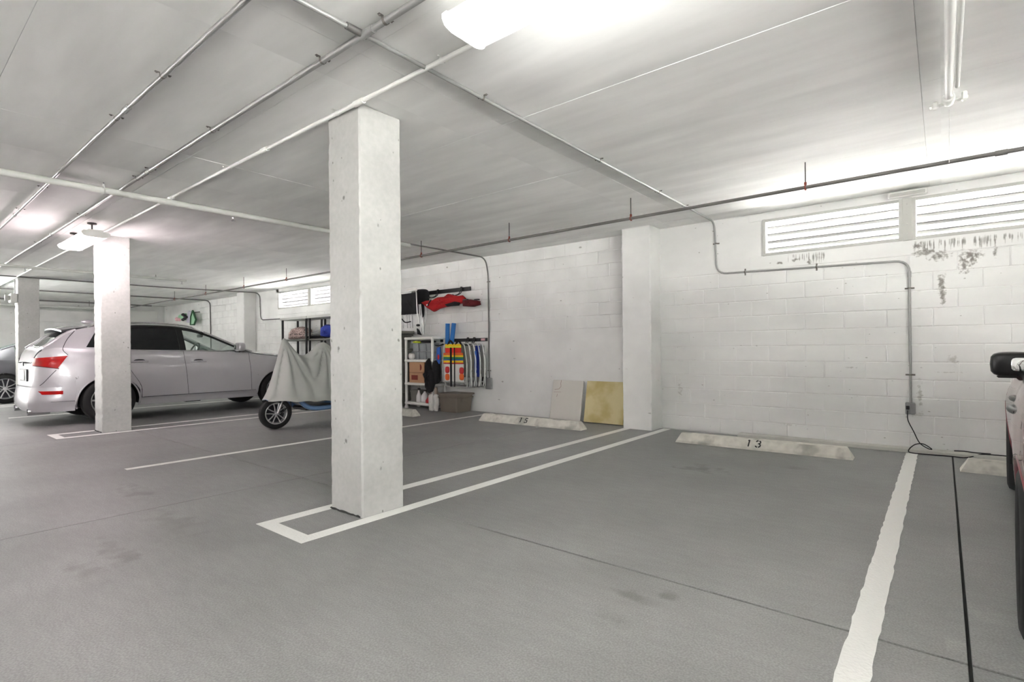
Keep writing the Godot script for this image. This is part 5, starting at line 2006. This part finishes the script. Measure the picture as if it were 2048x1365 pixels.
	# top
	top_skin(t, "bonnet", s, s.front, s.cowl, paint)
	top_skin(t, "windscreen", s, s.cowl + 0.01, s.roof0, M.glass, 0.03)
	top_skin(t, "roof", s, s.roof0, s.roof1, paint)
	top_skin(t, "tailgate_window", s, s.roof1, s.glass1, M.rear_glass if s.rails else M.glass, 0.06)
	top_skin(t, "tailgate_top", s, s.glass1 - 0.01, s.rear, paint)
	for side in [-1.0, 1.0]:
		# pillars at the edges of the windscreen and the rear window
		for q in [[s.cowl, s.roof0], [s.roof1, s.glass1]]:
			var g := Geo.new()
			var path := []
			for k in 9:
				var z := lerpf(q[0], q[1], k / 8.0)
				path.append(Vector3(side * (table(s.edge_x, z) - 0.025), table(s.edge_y, z) - 0.004, z))
			g.tube(path, 0.032, 8)
			part(t, "pillar", g, paint)
	# ends
	for e in [s.front, s.rear]:
		var g := Geo.new()
		var rows := []
		for j in 9:
			var row := []
			var top := table(s.belt, e)
			for i in 13:
				var y := lerpf(y0, top, j / 8.0)
				row.append(Vector3(lerpf(-1.0, 1.0, i / 12.0) * flank(s, e, y), y, e))
			rows.append(row)
		g.grid(rows, Vector3(0, 0.6, 0))
		part(t, "nose" if e < 0 else "tailgate", g, paint)
	var g3 := Geo.new()
	g3.box(Vector3(0, y0 + 0.09, 0), Vector3(1.3, 0.1, (s.rear - s.front) - 0.5), 0.03)
	g3.box(Vector3(0, y0 + 0.2, 0), Vector3(0.9, 0.5, 0.3), 0.03)
	part(t, "underbody", g3, M.underbody)
	# bumpers
	for e in [-1.0, 1.0]:
		var end: float = s.rear if e > 0 else s.front
		var g := Geo.new()
		for side in [-1.0, 1.0]:
			var rows := []
			for j in 9:
				var y := lerpf(y0 - 0.02, y0 + 0.36, j / 8.0)
				var bulge := 0.018 + 0.035 * sin(PI * pow(j / 8.0, 0.7))
				var row := []
				for i in 15:
					var f := i / 14.0
					var z: float = lerpf(ax + ra + 0.01, absf(end) - 0.0, f) * e
					row.append(Vector3(side * (flank(s, z, maxf(y, y0 + 0.04)) + bulge * smoothstep(0.0, 0.5, f) * 0.5), y, z + e * bulge * f))
				rows.append(row)
			g.grid(rows, Vector3(0, 0.45, e * 1.5))
		var mid := []
		for j in 9:
			var y := lerpf(y0 - 0.02, y0 + 0.36, j / 8.0)
			var bulge := 0.018 + 0.035 * sin(PI * pow(j / 8.0, 0.7))
			var xw := flank(s, end, maxf(y, y0 + 0.04)) + bulge * 0.5
			var row := []
			for i in 13:
				var x := lerpf(-1.0, 1.0, i / 12.0)
				row.append(Vector3(x * xw, y, end + e * (bulge + 0.02 * (1.0 - x * x))))
			mid.append(row)
		g.grid(mid, Vector3(0, 0.45, 0))
		part(t, "bumper", g, paint)
	# cabin
	g3 = Geo.new()
	g3.box(Vector3(0, y0 + 0.55 if s.rails else y0 + 0.5, -0.62), Vector3(1.4, 0.22, 0.4), 0.08)
	part(t, "dashboard", g3, M.interior)
	var seat_y: float = table(s.belt, 0.0)
	for side in [-1.0, 1.0]:
		for z in [0.3, 1.1]:
			g3 = Geo.new()
			g3.box(Vector3(side * 0.36, seat_y - 0.2, z), Vector3(0.5, 0.7, 0.16), 0.06, Basis(Vector3.RIGHT, deg_to_rad(14)))
			g3.box(Vector3(side * 0.36, seat_y + 0.24, z + 0.1), Vector3(0.26, 0.16, 0.1), 0.04)
			part(t, "seat", g3, M.interior)
	g3 = Geo.new()
	var ring := []
	for k in 21:
		var a := TAU * k / 20.0
		ring.append(Vector3(-0.36, seat_y + 0.0, -0.3) + Basis(Vector3.RIGHT, deg_to_rad(-25)) * Vector3(cos(a) * 0.18, sin(a) * 0.18, 0))
	g3.tube(ring, 0.016, 8, false)
	part(t, "steering_wheel", g3, M.trim_black)
	g3 = Geo.new()
	g3.blob(Vector3(0, table(s.mid_y, -0.2) - 0.1, -0.28), Vector3(0.11, 0.035, 0.03), 0.6)
	part(t, "inner_mirror", g3, M.trim_black)
	return t


func build_cars() -> void:
	var t := car("silver_car", "silver estate car with red tail lamp parked behind the second column", SUV, Vector3(-11.44, 0, -3.94), 0.0, M.silver_paint, M.rim, M.silver_paint, M.tinted)
	var s := SUV
	for side in [-1.0, 1.0]:
		panel(t, "tail_lamp", s, func(y: float) -> float: return lerpf(2.07, 1.93, clampf((y - 0.88) / 0.22, 0, 1)), func(_y: float) -> float: return 2.305, func(z: float) -> float: return lerpf(0.89, 0.95, clampf((z - 1.95) / 0.36, 0, 1)), func(z: float) -> float: return lerpf(1.095, 1.06, clampf((z - 1.95) / 0.36, 0, 1)), M.tail_red, side, 0.012, 18, 6, "red tail lamp")
		panel(t, "lamp_edge", s, func(_y: float) -> float: return 2.04, func(_y: float) -> float: return 2.305, func(z: float) -> float: return lerpf(0.875, 0.94, clampf((z - 1.95) / 0.36, 0, 1)), func(z: float) -> float: return lerpf(0.89, 0.952, clampf((z - 1.95) / 0.36, 0, 1)), M.tail_dark, side, 0.01, 12, 2)
		panel(t, "rear_reflector", s, func(_y: float) -> float: return 2.0, func(_y: float) -> float: return 2.29, func(_z: float) -> float: return 0.50, func(_z: float) -> float: return 0.555, M.tail_red, side, 0.05, 10, 3, "long red bumper reflector")
		panel(t, "bumper_crease", s, func(_y: float) -> float: return 1.86, func(_y: float) -> float: return 2.3, func(_z: float) -> float: return 0.385, func(_z: float) -> float: return 0.392, M.chrome, side, 0.04, 10, 1)
		# roof rails
		var g := Geo.new()
		var path := []
		for k in 15:
			var z := lerpf(-0.02, 1.62, k / 14.0)
			var up := 0.045 if k > 0 and k < 14 else 0.0
			path.append(Vector3(side * (table(s.edge_x, z) - 0.02), table(s.edge_y, z) + up, z))
		g.tube(path, 0.016, 8)
		part(t, "roof_rail", g, M.chrome)
		g = Geo.new()
		g.tube([Vector3(side * 0.55, 0.235, 2.1), Vector3(side * 0.55, 0.23, 2.36)], 0.05, 14, false)
		part(t, "exhaust_pipe", g, M.chrome)
		# sill moulding
		panel(t, "door_moulding", s, func(_y: float) -> float: return -0.95, func(_y: float) -> float: return 0.94, func(_z: float) -> float: return 0.372, func(_z: float) -> float: return 0.386, M.chrome, side, 0.008, 14, 2)
	for side in [-1.0, 1.0]:
		for line in [[[1.8, 1.49], [1.9, 1.37], [1.97, 1.25], [1.985, 1.18], [1.93, 1.105]], [[2.07, 0.875], [2.14, 0.78], [2.2, 0.69], [2.24, 0.64]]]:
			var sg := Geo.new()
			var sp := []
			for q in line:
				sp.append(Vector3(side * (flank(s, q[0], q[1]) + 0.0005), q[1], q[0]))
			sg.tube(smooth(sp, 5), 0.0045, 5)
			part(t, "tailgate_seam", sg, M.trim_black)
	var g := Geo.new()
	var rows := []
	for k in 7:
		var f := k / 6.0
		var row := []
		for i in 17:
			var x := lerpf(-0.6, 0.6, i / 16.0)
			row.append(Vector3(x, lerpf(1.612, 1.545, f) - 0.05 * pow(absf(x) / 0.6, 2.5) + 0.012 * sin(f * PI), lerpf(1.66, 2.02, f) - 0.06 * pow(absf(x) / 0.6, 3.0)))
		rows.append(row)
	g.grid(rows, Vector3(0, 1.2, 1.8))
	var low := []
	for row in rows:
		var r2 := []
		for p in row:
			r2.append(p - Vector3(0, 0.025, 0))
		low.append(r2)
	g.grid(low, Vector3(0, 2.2, 1.8))
	g.grid([rows[6], low[6]], Vector3(0, 1.5, 1.5))
	part(t, "spoiler", g, M.silver_paint)
	g = Geo.new()
	g.box(Vector3(0, 0.79, 2.322), Vector3(0.56, 0.19, 0.02), 0.006)
	part(t, "plate_recess", g, M.rim_dark)
	g = Geo.new()
	g.box(Vector3(0, 0.79, 2.337), Vector3(0.32, 0.155, 0.008), 0.003)
	part(t, "number_plate", g, M.plate)
	g = Geo.new()
	g.box(Vector3(0, 0.965, 2.33), Vector3(0.1, 0.06, 0.014), 0.006)
	part(t, "badge", g, M.rim_dark)
	g = Geo.new()
	g.tube([Vector3(0.0, 1.25, 2.2), Vector3(0.2, 1.24, 2.205), Vector3(0.42, 1.23, 2.19)], 0.012, 6)
	part(t, "rear_wiper", g, M.trim_black)
	g = Geo.new()
	g.blob(Vector3(0, 1.67, 1.5), Vector3(0.03, 0.04, 0.09))
	part(t, "antenna", g, M.silver_paint)

	car("dark_car", "dark grey car standing behind the far column", SEDAN, Vector3(-17.42, 0, -3.45), 0.0, M.dark_paint, M.rim, M.dark_paint, M.glass)
	car("red_car", "dark red car with black mirror at the edge of the marked bay", SEDAN, Vector3(1.217, 0, -4.22), deg_to_rad(-3.1), M.red_paint, M.rim_dark, M.trim_black, M.tinted)


# ------------------------------------------------------------------ everything
func _ready() -> void:
	# camera
	var cam := Camera3D.new()
	cam.name = "camera"
	cam.projection = Camera3D.PROJECTION_FRUSTUM
	cam.near = 0.05
	cam.far = 200.0
	cam.size = 2.0 * (682.5 / FOCAL) * cam.near
	cam.frustum_offset = Vector2(0, (HORIZON - 682.5) / FOCAL * cam.near)
	cam.position = Vector3(0, EYE, 0)
	cam.rotation = Vector3(0, deg_to_rad(YAW), deg_to_rad(-ROLL))
	add_child(cam)
	cam.current = true
	# overcast sky
	var env := Environment.new()
	env.tonemap_mode = Environment.TONE_MAPPER_LINEAR
	env.tonemap_exposure = 7.2
	env.background_mode = Environment.BG_SKY
	var sky := Sky.new()
	var sm := ProceduralSkyMaterial.new()
	sm.sky_top_color = Color(0.92, 0.95, 1.0)
	sm.sky_horizon_color = Color(1.0, 1.0, 1.0)
	sm.ground_horizon_color = Color(0.8, 0.8, 0.78)
	sm.ground_bottom_color = Color(0.7, 0.7, 0.68)
	sm.sky_energy_multiplier = 1.0
	sm.ground_energy_multiplier = 0.8
	sky.sky_material = sm
	env.sky = sky
	env.sdfgi_enabled = true
	env.ssao_enabled = true
	env.ssil_enabled = true
	var we := WorldEnvironment.new()
	we.name = "environment"
	we.environment = env
	add_child(we)
	# high noon sun: it only reaches the paving outside, which throws its light in through the windows and the added openings
	var sun := DirectionalLight3D.new()
	sun.name = "sun"
	sun.rotation = Vector3(deg_to_rad(-86.0), deg_to_rad(30.0), 0)
	sun.light_energy = 12.0
	sun.light_angular_distance = 0.6
	sun.shadow_enabled = true
	sun.sky_mode = DirectionalLight3D.SKY_MODE_LIGHT_ONLY
	add_child(sun)
	materials()
	var cool := Color(1.0, 1.0, 0.985)
	var rosy := Color(1.0, 0.93, 0.95)
	ceiling_lamp(-1.8, -0.58, -1.86, 2.675, cool, 0.075, "glowing wraparound lamp hanging between the near column and the white pipe", [-0.3, 0.4])
	ceiling_lamp(-9.6, -8.3, -1.87, 2.63, rosy, 0.1, "glowing lamp hanging at the top of the second column", [0.45, -0.45])
	ceiling_lamp(-17.6, -16.3, -1.45, 2.66, cool, 0.25, "ceiling lamp glowing behind the far column", [0.45, -0.45])
	for x in [-13.0, -6.0, 1.0, 6.5]:
		ceiling_lamp(x - 0.61, x + 0.61, 3.4, 2.675, rosy if x < -5 else cool, 0.13, "ceiling lamp over the driving aisle", [-0.4, 0.4])
	build_floor()
	build_ceiling()
	build_walls()
	build_columns()
	build_windows()
	build_pipes()
	build_markings()
	build_stops()
	build_cars()
	build_scooter()
	build_storage()
